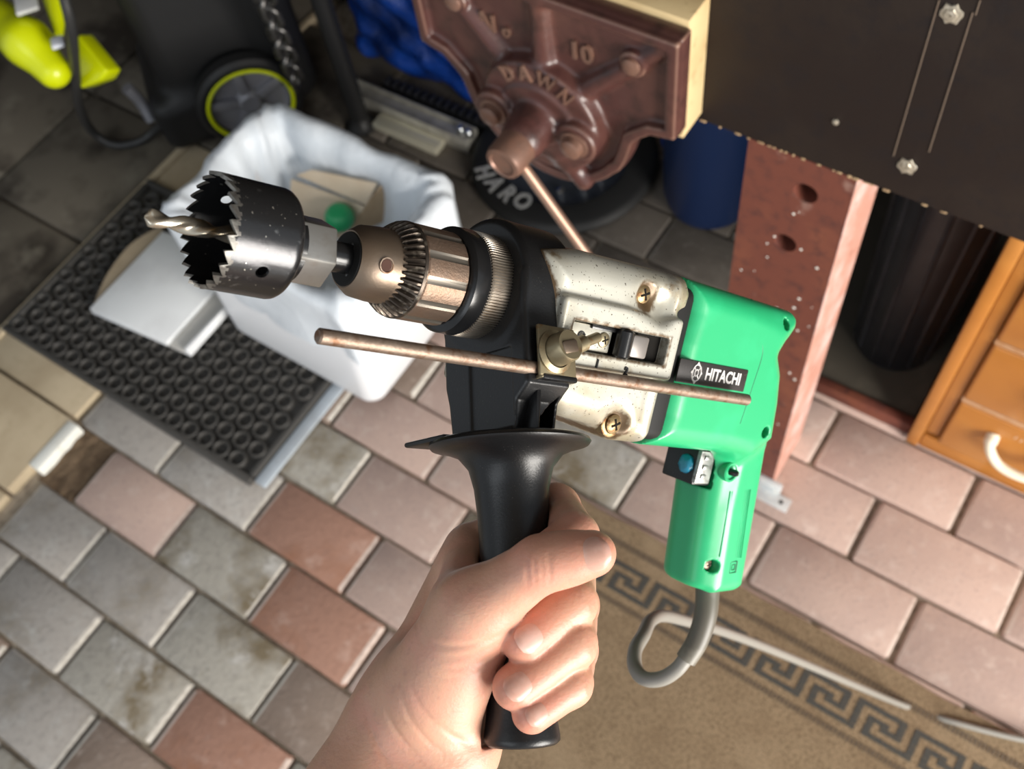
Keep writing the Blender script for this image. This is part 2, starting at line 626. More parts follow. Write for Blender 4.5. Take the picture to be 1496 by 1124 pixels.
# ------------------------------------------------------------------ rug with a woven key border
RUGM = mat('rug_yarn', (.275, .195, .115), .95, var=[(14, (.22, .15, .085), .42, .68), (330, (.15, .10, .055), .48, .62, 1), (5, (.34, .25, .155), .55, .75)], bump=(420, .8, .002))
RUGD = mat('rug_dark_yarn', (.05, .05, .047), .95, var=(300, (.085, .07, .05), .45, .7), bump=(900, .6, .0012))
RUGL = mat('rug_light_yarn', (.43, .33, .205), .95, var=(400, (.36, .27, .16), .45, .7), bump=(900, .6, .0012))
RUGB = mat('rug_brown_yarn', (.115, .085, .06), .95, var=(400, (.14, .10, .06), .45, .7), bump=(900, .6, .0012))
RX0, RX1, RY0, RY1 = -.455, .62, -.75, .518
rug = None
bm = bmesh.new()
nx, ny = 70, 80
grid = [[None] * (ny + 1) for _ in range(nx + 1)]
for i in range(nx + 1):
    for j in range(ny + 1):
        x = RX0 + (RX1 - RX0) * i / nx; y = RY0 + (RY1 - RY0) * j / ny
        grid[i][j] = bm.verts.new((x + .002 * math.sin(j * .9), y + .0018 * math.sin(i * .7), .0055))
for i in range(nx):
    for j in range(ny):
        bm.faces.new((grid[i][j], grid[i + 1][j], grid[i + 1][j + 1], grid[i][j + 1]))
r = bmesh.ops.extrude_face_region(bm, geom=bm.faces[:])
bmesh.ops.translate(bm, verts=[v for v in r['geom'] if isinstance(v, bmesh.types.BMVert)], vec=(0, 0, -.0045))
bmesh.ops.recalc_face_normals(bm, faces=bm.faces[:])
me = bpy.data.meshes.new('rug'); bm.to_mesh(me); bm.free()
rug = link_mesh('rug', me, RUGM)
tag(rug, 'tan woven rug with a dark key-pattern border lying on the pavers', 'rug')


def rug_quads(name, quads, material):
    b2 = bmesh.new()
    for (x0, x1, y0, y1) in quads:
        lo = [b2.verts.new(p) for p in ((x0, y0, .0052), (x1, y0, .0052), (x1, y1, .0052), (x0, y1, .0052))]
        hi = [b2.verts.new(p) for p in ((x0, y0, .0063), (x1, y0, .0063), (x1, y1, .0063), (x0, y1, .0063))]
        b2.faces.new(hi)
        for k in range(4): b2.faces.new((lo[k], lo[(k + 1) % 4], hi[(k + 1) % 4], hi[k]))
    mm = bpy.data.meshes.new(name); b2.to_mesh(mm); b2.free()
    return link_mesh(name, mm, material, rug)


KEY = ["XXXXXXX.", "X.....X.", "X.XXX.X.", "X.X.XXX.", "X.X.....", "X.XXXXXX"]
KEYU = [(i, j) for j, row in enumerate(KEY) for i, c in enumerate(row) if c == 'X']
qd = []
cw, ch = .0825 / 8, .047 / 6
nper = int((RX1 - RX0 - .12) / .0825) + 1
for p_ in range(nper):
    for (i, j) in KEYU:
        x0 = RX0 + .062 + p_ * .0825 + i * cw
        if x0 + cw > RX1: continue
        y1 = .459 - j * ch
        qd.append((x0 + .0007 * rng.random(), x0 + cw, y1 - ch, y1 - .0007 * rng.random()))
for p_ in range(14):          # the border turns down the left side
    for (i, j) in KEYU:
        y0 = .459 - .055 - p_ * .0825 - i * cw
        x0 = RX0 + .059 + j * ch
        if p_ == 0 and i < 1: continue
        qd.append((x0, x0 + ch, y0 - cw, y0))
rug_quads('key_border', qd, RUGD)['kind'] = 'stuff'
qb = []; ql = []
# dotted guard bands
for yb, hb in ((.479, .010), (.392, .009)):
    x = RX0 + .03 if yb > .45 else RX0 + .118
    while x < RX1 - .01:
        w = .0036
        qb.append((x, x + w, yb, yb + hb)); x += .0062
    xa = RX0 + (.028 if yb > .45 else .117)
    y = yb - .002
    while y > RY0:
        qb.append((xa, xa + hb, y - .0036, y)); y -= .0062
rug_quads('guard_band', qb, RUGB)['kind'] = 'stuff'

# ------------------------------------------------------------------ rubber honeycomb mat
RUBBER = mat('black_rubber', (.055, .052, .048), .55, spec=.5, var=(60, (.06, .055, .05), .5, .75), bump=(250, .2, .001))
MX0, MX1, MY0, MY1 = -1.532, -.895, .252, .672
mat_root = empty('rubber_doormat', ((MX0 + MX1) / 2, (MY0 + MY1) / 2, 0))
tag(mat_root, 'black rubber ring doormat lying under the white bin', 'doormat')
off = Matrix.Translation(-mat_root.location)
mb = MB()
mb.box((MX0, MY0, .005), (MX1, MY1, .0085), 0)
mb.build('base_sheet', RUBBER, mat_root, matrix=off)
mb = MB()
for lo, hi in (((MX0, MY0, .005), (MX1, MY0 + .014, .019)), ((MX0, MY1 - .014, .005), (MX1, MY1, .019)),
               ((MX0, MY0 + .0142, .005), (MX0 + .014, MY1 - .0142, .019)), ((MX1 - .013, MY0 + .0142, .005), (MX1, MY1 - .0142, .018))):
    mb.box(lo, hi, .004)
mb.build('border_rim', RUBBER, mat_root, matrix=off)
bm = bmesh.new()
sx, sy = .0375, .0322
row = 0
y = MY0 + .026
while y < MY1 - .024:
    x = MX0 + .028 + (sx / 2 if row % 2 else 0)
    while x < MX1 - .024:
        n = 14
        R_ = []
        for (rr, z) in ((.0166, .008), (.0166, .0190), (.0156, .0205), (.0132, .0205), (.0122, .0190), (.0115, .0105)):
            R_.append([bm.verts.new((x + rr * math.cos(2 * math.pi * k / n), y + rr * .93 * math.sin(2 * math.pi * k / n), z)) for k in range(n)])
        for A, B in zip(R_[:-1], R_[1:]):
            for k in range(n): bm.faces.new((A[k], A[(k + 1) % n], B[(k + 1) % n], B[k]))
        bm.faces.new(R_[-1])
        x += sx
    y += sy; row += 1
me = bpy.data.meshes.new('ring_pattern'); bm.to_mesh(me); bm.free(); smooth_by_angle(me, .7)
o = link_mesh('ring_pattern', me, RUBBER, mat_root, off)
o['kind'] = 'stuff'
mb = MB(); mb.box((MX1 + .002, MY0 + .01, .003), (MX1 + .026, MY1 - .1, .0115), .003)
tag(mb.build('edge_strip', mat('grey_blue_strip', (.42, .47, .52), .4, spec=.5, var=(20, (.35, .38, .41), .4, .7)), mat_root, matrix=off), 'pale blue-grey edge strip')

# ------------------------------------------------------------------ workbench
FORMPLY = mat('dark_formply', (.019, .0125, .0105), .6, spec=.22, var=[(5, (.030, .021, .016), .45, .7), (60, (.016, .012, .012), .5, .75)], bump=(200, .3, .001))
REDWOOD = mat('red_stained_wood', (.145, .045, .03), .5, spec=.45, var=[(8, (.22, .075, .04), .5, .75), (55, (.09, .032, .026), .5, .7), (20, (.27, .16, .13), .66, .78)], bump=(180, .25, .0012))
RAWPLY = mat('raw_ply_edge', (.42, .29, .16), .9, var=(90, (.22, .13, .07), .45, .65))
SCREWM = mat('galvanised_screw', (.5, .45, .36), .45, metal=.7, var=(300, (.75, .7, .6), .5, .7))
bench = empty('workbench', (.1, .9, 0))
tag(bench, 'dark formply-fronted workbench on a red-stained timber leg', 'workbench')
bo = Matrix.Translation(-bench.location)
YF = .691
mb = MB(); mb.box((-.64, YF, .741), (1.3, YF + .018, 1.02), .0015)
front = mb.build('front_panel', FORMPLY, bench, matrix=bo)
# chipped lower edge of the panel
mb = MB()
x = -.33
while x < .55:
    w = rng.uniform(.002, .007)
    if rng.random() < (.75 if x < -.13 else .25):
        mb.box((x, YF - .0007, .7405 - rng.uniform(0, .0012)), (x + w, YF + .012, .7418 + rng.uniform(0, .0012)), .0004, 1)
    x += w + rng.uniform(.001, .006)
o = mb.build('chipped_edge', RAWPLY, bench, matrix=bo); o['kind'] = 'stuff'
mb = MB(); mb.box((-.66, YF + .018, 1.0), (1.3, 1.55, 1.03), .002); mb.build('worktop', FORMPLY, bench, matrix=bo)
# scored vertical lines
mb = MB()
for pa, pb in (((1372, 0), (1305, 228)), ((1421, 18), (1357, 222)), ((1432, 0), (1425, 22))):
    a = PY(*pa, YF - .0004); b = PY(*pb, YF - .0004)
    mb.tube([a, b], .0006, 5)
mb.build('scribe_line', mat('scratch', (.12, .085, .06), .8), bench, matrix=bo)
LABELSCREW = []
for i, (px, py) in enumerate(((1390, 20), (1325, 243), (1221, 178))):
    c = PY(px, py, YF)
    sc_ = 1.0 if i < 2 else .35
    mb = MB()
    mb.lathe([(.0095 * sc_, -.001), (.0085 * sc_, .0012), (.0052 * sc_, .0016), (.0046 * sc_, .0024), (.0012, .0026), (.001, .0012), (0, .0012)], c, (0, -1, 0), 14, rfun=lambda r, h, a, k: r * (1 + .16 * math.sin(k * 2.7)))
    mb.build('screw', SCREWM, bench, matrix=bo)
# leg with two dog holes: a thick board with real holes
LX0, LX1, LZ = -.2655, -.150, .74
LY0, LY1 = YF + .001, YF + .001 + .105


def leg_mesh():
    bm = bmesh.new()
    holes = []
    for (px, py) in ((1177, 283), (1147, 355)):
        c = PY(px, py, LY0); holes.append((c.x, c.z, .0135))
    outer = [(LX0, 0.0), (LX1, 0.0), (LX1, LZ), (LX0, LZ)]
    # front and back faces as boundary + hole rings triangulated
    layers = []
    for y in (LY0, LY1):
        ring = [bm.verts.new((x, y, z)) for x, z in outer]
        edges = [bm.edges.new((ring[i], ring[(i + 1) % 4])) for i in range(4)]
        hrs = []
        for (cx, cz, rr) in holes:
            hr = [bm.verts.new((cx + rr * math.cos(2 * math.pi * k / 20), y, cz + rr * math.sin(2 * math.pi * k / 20))) for k in range(20)]
            edges += [bm.edges.new((hr[i], hr[(i + 1) % 20])) for i in range(20)]
            hrs.append(hr)
        bmesh.ops.triangle_fill(bm, edges=edges, use_beauty=True)
        layers.append((ring, hrs))
    (r0, h0), (r1, h1) = layers
    for i in range(4): bm.faces.new((r0[i], r0[(i + 1) % 4], r1[(i + 1) % 4], r1[i]))
    for a, b in zip(h0, h1):
        for i in range(20): bm.faces.new((a[i], b[i], b[(i + 1) % 20], a[(i + 1) % 20]))
    bmesh.ops.recalc_face_normals(bm, faces=bm.faces[:])
    me = bpy.data.meshes.new('leg'); bm.to_mesh(me); bm.free()
    return me


leg = link_mesh('leg', leg_mesh(), REDWOOD, bench, bo)
tag(leg, 'red-stained bench leg with two round dog holes')
mb = MB(); mb.box((-.66, YF + .003, 0), (-.545, YF + .10, .74), .002)
# far leg at the other end of the bench
mb2 = MB(); mb2.box((1.05, YF + .003, 0), (1.16, YF + .10, .74), .002); mb2.build('leg', REDWOOD, bench, matrix=bo)
mb.bm.free()
# daylight on the leg's side, painted on as a pale pink skin
LITWOOD = mat('lit_pink_wood', (.52, .27, .21), .55, var=[(14, (.66, .46, .42), .45, .65), (60, (.36, .17, .12), .55, .7)], bump=(160, .3, .001))
mb = MB(); mb.box((LX1 - .0005, LY0 - .0004, .0), (LX1 + .0016, LY1, .739), .0006, 1)
mb.build('lit_side_skin', LITWOOD, bench, matrix=bo)
# splatters on the leg
mb = MB()
for k in range(26):
    x = rng.uniform(LX0 + .01, LX1 - .008); z = rng.uniform(.1, .7)
    r_ = rng.uniform(.0008, .0026)
    mb.lathe([(r_, -.0006), (r_ * .7, .0005), (0, .0007)], (x, LY0, z), (0, -1, 0), 8)
o = mb.build('paint_splatter', WHITE_PAINT_LIT, bench, matrix=bo); o['kind'] = 'stuff'
# floor-level rail between leg and cabinet, dark shelf behind
mb = MB(); mb.box((-.166, .885, 0), (0.0, .902, .028), .002); mb.build('bottom_rail', REDWOOD, bench, matrix=bo)
mb = MB(); mb.box((-.30, .902, 0), (-.006, 1.5, .02), .001); mb.build('bottom_shelf', mat('dusty_dark_board', (.06, .05, .036), .8, var=(12, (.11, .095, .07), .5, .75)), bench, matrix=bo)
mb = MB(); mb.box((-.60, 1.56, .02), (1.3, 1.6, 1.0), .001); mb.build('back_panel', FORMPLY, bench, matrix=bo)

# white angle bracket at the foot of the leg
mb = MB()
mb.box((LX1 - .022, YF - .030, .0035), (LX1 + .040, YF - .006, .0065), .001)
mb.box((LX1 - .024, YF - .006, .0035), (LX1 + .018, YF + .0005, .03), .001)
br = mb.build('angle_bracket', mat('zinc_bracket', (.66, .69, .70), .45, metal=.35, var=(120, (.80, .80, .76), .5, .7)))
tag(br, 'pale metal angle bracket at the foot of the bench leg', 'bracket')
mb = MB(); mb.cyl((LX1 + .026, YF - .018, .0062), (LX1 + .026, YF - .018, .0069), .0035, n=14)
mb.build('screw_hole', mat('hole_black', (.012, .011, .01), .9), br)

# ------------------------------------------------------------------ black plastic tub under the bench
TUBM = mat('black_plastic', (.012, .013, .016), .38, spec=.5, var=(30, (.02, .021, .025), .45, .7))
tub = empty('plastic_tub', (-.092, 1.03, .0203))
tag(tub, 'black ribbed plastic tub in the dark beneath the workbench', 'tub')
mb = MB()
mb.lathe([(.062, 0), (.066, .006), (.079, .52), (.074, .52), (.060, .012), (0, .012)], (0, 0, 0), (0, 0, 1), 40, close=False)
mb.build('body', TUBM, tub)
mb = MB()
mb.lathe([(.078, .50), (.085, .505), (.085, .53), (.075, .53)], (0, 0, 0), (0, 0, 1), 40, close=False)
mb.build('rim', TUBM, tub)
for k in range(14):
    a = 2 * math.pi * k / 14
    mb = MB(); mb.tube([(.066 * math.cos(a), .066 * math.sin(a), .02), (.0783 * math.cos(a), .0783 * math.sin(a), .49)], .004, 6)
    mb.build('rib', TUBM, tub)

# ------------------------------------------------------------------ pine chest of drawers
PINE = mat('orange_pine', (.42, .165, .030), .38, spec=.5, coat=.25, var=[(7, (.36, .135, .025), .5, .7), (3, (.58, .28, .07), .5, .75)], bump=(60, .08, .001))
CX0, CX1, CY0, CY1, CH = -.002, .46, .879, 1.30, .60
chest = empty('chest_of_drawers', ((CX0 + CX1) / 2, (CY0 + CY1) / 2, 0))
tag(chest, 'orange pine chest of drawers tucked under the bench', 'chest of drawers')
co = Matrix.Translation(-chest.location)
mb = MB()
mb.box((CX0, CY0 + .002, .0), (CX0 + .022, CY1, CH), .003); mb.box((CX1 - .022, CY0 + .002, 0), (CX1, CY1, CH), .003)
mb.box((CX0, CY0 + .004, CH), (CX1, CY1, CH + .02), .004); mb.box((CX0 + .022, CY1 - .01, 0), (CX1 - .022, CY1, CH))
mb.build('carcass', PINE, chest, matrix=co)
mb = MB(); mb.box((CX0 - .001, CY0 - .008, .0), (CX0 + .019, CY0 + .002, CH), .004); mb.build('front_post', PINE, chest, matrix=co)
mb = MB(); mb.box((CX0 + .0195, CY0 - .003, .05), (CX0 + .040, CY0 + .012, CH), .002); mb.build('stile', PINE, chest, matrix=co)
mb = MB(); mb.box((CX0 + .0195, CY0 - .004, .0), (CX1, CY0 + .012, .038), .003); mb.build('plinth', PINE, chest, matrix=co)
RAILP = mat('worn_drawer_edge', (.50, .30, .17), .5, var=(30, (.40, .19, .07), .5, .7))
IVORY = mat('ivory_handle', (.80, .74, .58), .35, spec=.5)
zs = [(.045, .178), (.190, .335), (.347, .475), (.487, .595)]
for i, (z0, z1) in enumerate(zs):
    mb = MB(); mb.box((CX0 + .042, CY0 - .012, z0), (CX1 - .03, CY0 + .008, z1), .005, 3)
    d = mb.build('drawer', PINE, chest, matrix=co)
    mb = MB(); mb.box((CX0 + .041, CY0 - .0105, z1 + .0005), (CX1 - .02, CY0 + .01, z1 + .0105), .003)
    mb.build('drawer_rail', RAILP, chest, matrix=co)
    cx = .150 if i == 0 else .19; cz = (z0 + z1) / 2 + .01
    pts = spline([(cx - .048, CY0 - .011, cz + .012), (cx - .044, CY0 - .03, cz + .004), (cx - .02, CY0 - .040, cz - .012), (cx + .02, CY0 - .040, cz - .012), (cx + .044, CY0 - .03, cz + .004), (cx + .048, CY0 - .011, cz + .012)], 5)
    mb = MB(); mb.tube(pts, .006, 10, radii=[.0095 if (j < 4 or j > len(pts) - 5) else .0074 for j in range(len(pts))])
    mb.build('handle', IVORY, d)

mb = MB()
rc = random.Random(3)
for k in range(9):
    x = .128 + k * .0085 + rc.uniform(-.001, .001); z = .150 + rc.uniform(-.002, .002)
    mb.tube([(x, CY0 - .0121, z), (x + rc.uniform(.001, .004), CY0 - .0121, z + rc.uniform(.003, .007))], .0008, 5)
o = mb.build('pale_scuffs', mat('pale_scuff', (.72, .62, .50), .8), chest, matrix=co); o['kind'] = 'stuff'


# ------------------------------------------------------------------ power drill: local frame x = towards the rear, y = up of the body, z = out of the near side
def norm(v):
    v = np.asarray(v, float); return v / np.linalg.norm(v)


dD = norm([(2470 - 748) / F_PX, (790 - 562) / F_PX, 1])
dH = np.array([.04, .98, -.2]); dH = norm(dH - dD * (dH @ dD))
dW = np.cross(dD, -dH)
ROLL = math.radians(23)
bU = -(math.cos(ROLL) * dH - math.sin(ROLL) * dW)
bW = np.cross(dD, bU)
dO = np.array([(705 - 748) / F_PX, (420 - 562) / F_PX, 1.]) * .43


def frame(U, Wv, org=None):
    Bc = np.stack([dD, U, Wv], 1)
    Bw = CAMR.T @ Bc
    ow = CAMC + CAMR.T @ (dO if org is None else org)
    return Matrix([list(Bw[i]) + [ow[i]] for i in range(3)] + [[0, 0, 0, 1]])


M_BODY = frame(bU, bW)
M_HAND = frame(-dH, dW)
BI = M_BODY.inverted()
HI = M_HAND.inverted()
B2H = BI @ M_HAND          # handle-frame coordinates -> body-frame coordinates


def on_plane(px, py, w, inv=None):
    """photo pixel -> local point on the drill where z = w"""
    inv = inv or BI
    o_ = inv @ Vector(CAMC); d_ = inv.to_3x3() @ Vector(ray(px, py))
    return o_ + d_ * ((w - o_.z) / d_.z)


def on_cyl(px, py, r, far=False):
    o_ = BI @ Vector(CAMC); d_ = BI.to_3x3() @ Vector(ray(px, py))
    a = d_.y ** 2 + d_.z ** 2; b = o_.y * d_.y + o_.z * d_.z; c = o_.y ** 2 + o_.z ** 2 - r * r
    s = math.sqrt(max(b * b - a * c, 0))
    return o_ + d_ * ((-b + s) / a if far else (-b - s) / a)


def text_mesh(txt, size, ext=.0003, bold=0.0, M=None, xs=1.0, shear=0.0):
    cu = bpy.data.curves.new('t', 'FONT')
    cu.body = txt; cu.size = size; cu.extrude = ext; cu.offset = bold; cu.align_x = 'CENTER'; cu.align_y = 'CENTER'
    cu.resolution_u = 3; cu.shear = shear
    o = bpy.data.objects.new('t', cu)
    COL.objects.link(o)
    dg = bpy.context.evaluated_depsgraph_get()
    me = bpy.data.meshes.new_from_object(o.evaluated_get(dg))
    bpy.data.objects.remove(o)
    me.transform(Matrix.Scale(xs, 4, (1, 0, 0)))
    if M is not None: me.transform(M)
    return me


def join_meshes(name, ms, material=None, parent=None, ang=.7):
    bm = bmesh.new()
    for x in ms: bm.from_mesh(x)
    me = bpy.data.meshes.new(name); bm.to_mesh(me); bm.free()
    smooth_by_angle(me, ang)
    return link_mesh(name, me, material, parent)


AX = Vector((1, 0, 0))
GREEN = mat('green_housing', (.018, .37, .145), .33, spec=.5, coat=.15, var=[(45, (.024, .42, .175), .5, .75)], bump=(900, .05, .0004))
DGREEN = mat('green_seam', (.004, .13, .055), .5)
SILVER = mat('chipped_silver_paint', (.47, .46, .40), .36, metal=.35, var=[(30, (.40, .375, .30), .5, .72), (55, (.22, .155, .085), .62, .70), (18, (.36, .315, .22), .56, .68)], speck=(850, (.08, .065, .05), .685), bump=(260, .12, .0006))
BLACKP = mat('black_nylon', (.0075, .0075, .008), .33, spec=.42, speck=(1500, (.07, .066, .06), .74), bump=(1100, .22, .0003))
BLACKS = mat('black_metal', (.009, .009, .0095), .25, spec=.5)
STEELB = mat('bronzed_steel', (.215, .15, .11), .47, metal=.7, var=[(120, (.22, .14, .095), .45, .7), (40, (.40, .31, .24), .55, .75)], bump=(800, .45, .0005))
STEELR = mat('rusty_steel', (.23, .17, .13), .5, metal=.7, var=[(220, (.15, .075, .04), .5, .68), (70, (.36, .29, .23), .55, .75)], bump=(700, .4, .0005))
STEELN = mat('nose_steel', (.22, .165, .12), .40, metal=.85, var=[(90, (.22, .17, .13), .5, .7)], bump=(600, .2, .0003))
GEARM = mat('dark_gear_steel', (.085, .068, .055), .38, metal=.85, var=(300, (.28, .24, .19), .55, .7))
NUTM = mat('zinc_nut', (.36, .35, .33), .38, metal=.85, var=(160, (.33, .31, .28), .5, .7), bump=(500, .15, .0003))
SAWM = mat('black_saw_steel', (.052, .052, .054), .25, metal=.8, var=[(55, (.05, .05, .052), .5, .7), (150, (.17, .17, .17), .64, .72)], speck=(700, (.50, .48, .43), .735), bump=(350, .15, .0004))
TOOTHM = mat('bare_tooth_steel', (.17, .165, .15), .45, metal=.75, var=(400, (.12, .11, .10), .45, .65), bump=(900, .3, .0003))
BITM = mat('gold_drill_bit', (.56, .50, .40), .24, metal=.9, var=[(60, (.46, .28, .10), .52, .66)])
YZINC = mat('yellow_zinc', (.30, .25, .155), .40, metal=.8, var=[(200, (.28, .16, .07), .58, .72)], bump=(500, .15, .0004))
RUSTSCREW = mat('rusty_brass_screw', (.29, .21, .105), .42, metal=.8, var=[(350, (.15, .065, .025), .5, .66)], bump=(600, .3, .0005))
KNURLM = mat('knurl_steel', (.42, .37, .31), .33, metal=.9, var=(90, (.33, .27, .215), .5, .7))
RINGM = mat('polished_ring', (.62, .64, .66), .2, metal=.95)
HOLE = mat('dark_recess', (.008, .007, .006), .8, spec=.1)
SEAMBLK = mat('black_gap', (.010, .010, .010), .6, spec=.2)

drill = empty('power_drill', matrix=M_BODY)
tag(drill, 'green and silver corded power drill with a black side handle', 'power drill')


# --- silver gearcase
def f_gear(X, Y, Z):
    prof = [(.008, .021), (.030, .0245), (.0965, .0245), (.1015, .018), (.1005, .0075), (.0905, .003), (.0905, -.030), (.0925, -.048), (.0915, -.0565), (.074, -.0565), (.058, -.050), (.008, -.044)]
    d2 = s_poly(X, Y, prof)
    d = s_extr(d2, Z, -.033, .0315, .0125)
    # raised flat round the selector, flange at the rear
    d = smin(d, s_box(X, Y, Z, (.0535, -.0095, .026), (.0375, .0145, .0095), .002), .0018)
    d = smin(d, s_box(X, Y, Z, (.0865, -.016, 0), (.0048, .0385, .0322), .006), .003)
    # hollow above the flat and screw pockets
    d = smax(d, -s_caps(X, Y, Z, (.048, .0120, .0415), (.076, .0105, .0385), .0065, .0105), .003)
    d = smax(d, -s_caps(X, Y, Z, (SC1[0], SC1[1], .0345), (SC1[0], SC1[1], .06), .0074, .0076), .002)
    d = smax(d, -s_caps(X, Y, Z, (.040, -.0475, .0465), (.066, -.0475, .0385), .007, .0118), .003)
    d = smax(d, -s_caps(X, Y, Z, (SC2[0], SC2[1], .0345), (SC2[0], SC2[1], .06), .0072, .0076), .002)
    # selector window
    d = np.maximum(d, -s_box(X, Y, Z, (.0535, -.0108, .036), (.030, .0062, .0065), .001))
    return d


SC1 = on_plane(940, 430, .0280); SC2 = on_plane(897, 620, .0280)
gear_o = sdf_obj('gearcase', f_gear, (.004, -.061, -.037), (.106, .029, .04), .0007, SILVER, drill, 1)


# grime and rust bleeding round the screws, the clamp edge and the selector window
gv = np.empty(len(gear_o.data.vertices) * 3, np.float32); gear_o.data.vertices.foreach_get('co', gv); gv = gv.reshape(-1, 3)
gr = np.zeros(len(gv))
for sc_, rad in ((SC1, .0105), (SC2, .0105)):
    dd = np.hypot(gv[:, 0] - sc_.x - .0008, gv[:, 1] - sc_.y + .001)
    gr = np.maximum(gr, np.clip((rad - dd) / .005, 0, 1) * .95)
gr = np.maximum(gr, np.clip((.0306 - gv[:, 0]) / .002, 0, 1) * np.clip((.0322 - np.hypot(gv[:, 1], gv[:, 2])) / .002, 0, 1) * .8)
wx = np.maximum(np.abs(gv[:, 0] - .0535) - .031, np.abs(gv[:, 1] + .0108) - .0068)
gr = np.maximum(gr, np.clip((.0022 - np.abs(wx)) / .0022, 0, 1) * .75 * (gv[:, 2] > .03))
gr = np.maximum(gr, np.clip((gv[:, 0] - .088) / .006, 0, 1) * .35)
ga = gear_o.data.attributes.new('grime', 'FLOAT', 'POINT'); ga.data.foreach_set('value', gr.astype(np.float32))
nt = SILVER.node_tree; bs = nt.nodes['Principled BSDF']; src_ = bs.inputs['Base Color'].links[0].from_socket
an = nt.nodes.new('ShaderNodeAttribute'); an.attribute_name = 'grime'
tcg = nt.nodes.new('ShaderNodeTexCoord'); nz = nt.nodes.new('ShaderNodeTexNoise'); nz.inputs['Scale'].default_value = 330; nz.inputs['Detail'].default_value = 4
nt.links.new(tcg.outputs['Object'], nz.inputs['Vector'])
ad = nt.nodes.new('ShaderNodeMath'); ad.operation = 'ADD'; nt.links.new(an.outputs['Fac'], ad.inputs[0]); nt.links.new(nz.outputs['Fac'], ad.inputs[1])
mr = nt.nodes.new('ShaderNodeMapRange'); mr.inputs[1].default_value = .82; mr.inputs[2].default_value = 1.25; nt.links.new(ad.outputs[0], mr.inputs[0])
mx = nt.nodes.new('ShaderNodeMix'); mx.data_type = 'RGBA'
nt.links.new(mr.outputs[0], mx.inputs['Factor']); nt.links.new(src_, mx.inputs['A']); mx.inputs['B'].default_value = (.10, .062, .030, 1)
nt.links.new(mx.outputs['Result'], bs.inputs['Base Color'])

# --- green motor housing and pistol grip in one moulding
def f_green(X, Y, Z):
    prof = [(.1010, .0100), (.1000, .0245), (.186, .0215), (.1915, .0190), (.1915, .0125), (.184, .003), (.1815, -.002), (.187, -.0105), (.191, -.026), (.194, -.048), (.176, -.060), (.150, -.0575), (.0955, -.0575), (.0990, -.040), (.0990, -.005)]
    d2 = s_poly(X, Y, prof)
    d = s_extr(d2, Z, -.0305, .0305, .0125)
    # upper shoulder is drawn in a little along the length, label field stays proud
    d = smax(d, -s_caps(X, Y, Z, (.145, .022, .041), (.195, .018, .040), .0085, .0125), .006)
    d = smax(d, -s_caps(X, Y, Z, (.150, -.060, .044), (.192, -.046, .044), .008, .0115), .006)
    # grip : rounded column leaning back
    t = (Y + .06) / -.075
    ca = .1855 + .0105 * t
    qx = np.abs(X - ca) - (.0225 - .0145 - .0012 * t); qz = np.abs(Z) - (.0172 - .0140)
    g = np.sqrt(np.maximum(qx, 0) ** 2 + np.maximum(qz, 0) ** 2) + np.minimum(np.maximum(qx, qz), 0) - .0142
    gy = np.abs(Y + .0865) - .0500
    g = smax(g, gy, .005)
    # flat cheek with the fluted panel
    ck = s_extr(s_poly(X, Y, [(.180, -.050), (.2000, -.050), (.2105, -.1325), (.1870, -.1352), (.181, -.09)]), Z, -.018, .0184, .004)
    g = smin(g, ck, .006)
    d = smin(d, g, .010)
    # trigger opening
    d = np.maximum(d, -s_box(X, Y, Z, (.1590, -.0685, 0), (.0125, .0115, .0125), .002))
    # screw pockets
    for (cx, cy, z, r) in POCK:
        d = np.maximum(d, -s_caps(X, Y, Z, (cx, cy, z - .006), (cx, cy, z + .02), r, r))
    return d


POCK = []
for px, py, w, r in ((1138, 472, .0235, .0030), (1105, 628, .024, .0031), (1041, 828, .0165, .0036)):
    q = on_plane(px, py, w); POCK.append((q.x, q.y, w, r))
green_o = sdf_obj('motor_housing', f_green, (.092, -.1400, -.034), (.2165, .0285, .034), .00075, GREEN, drill, 1)
for (cx, cy, z, r) in POCK:
    mb = MB(); mb.lathe([(r * .97, 0), (r * .97, .0006), (0, .0006)], (cx, cy, z - .0062), (0, 0, 1), 18)
    mb.build('screw_pocket', HOLE, green_o)
# black gap between the castings
mb = MB()
gp = [(.088, .0205), (.1045, .0205), (.1045, -.054), (.087, -.054)]
mb.prism([(x, y, -.0285) for x, y in gp], (0, 0, .0575), bevel=.006, seg=4)
mb.build('gasket', SEAMBLK, drill)


def screw(parent, c, d, r, h, material, slot=True, name='screw', dome=.3):
    d = Vector(d).normalized()
    mb = MB()
    mb.lathe([(r * .98, -h), (r, -h * .2), (r * .93, h * .25), (r * .62, h * .55), (r * .2, h * .62), (0, h * .62)], c, d, 24)
    o = mb.build(name, material, parent, .6)
    if slot:
        q = d.to_track_quat('Z', 'Y').to_matrix().to_4x4(); q.translation = Vector(c) + d * h * .5
        mb = MB()
        mb.box((-r * .55, -r * .10, -.0002), (r * .55, r * .10, h * .16), 0, M=q @ Matrix.Rotation(.4, 4, 'Z'))
        mb.box((-r * .10, -r * .55, -.0002), (r * .10, r * .55, h * .161), 0, M=q @ Matrix.Rotation(.4, 4, 'Z'))
        mb.build('cross_slot', HOLE, o)
    return o


for px, py in ((940, 430), (897, 620)):
    c = on_plane(px, py, .0280)
    mb = MB(); mb.lathe([(.0066, -.004), (.0066, .0), (.0058, .0006), (.0046, .0006)], (c.x, c.y, .0265), (0, 0, 1), 26)
    mb.build('washer', RUSTSCREW, drill)
    screw(drill, (c.x, c.y, .0272), (0, 0, 1), .0049, .0035, RUSTSCREW)
c = POCK[2]; screw(green_o, (c[0], c[1], .0128), (0, 0, 1), .0031, .002, STEELR)
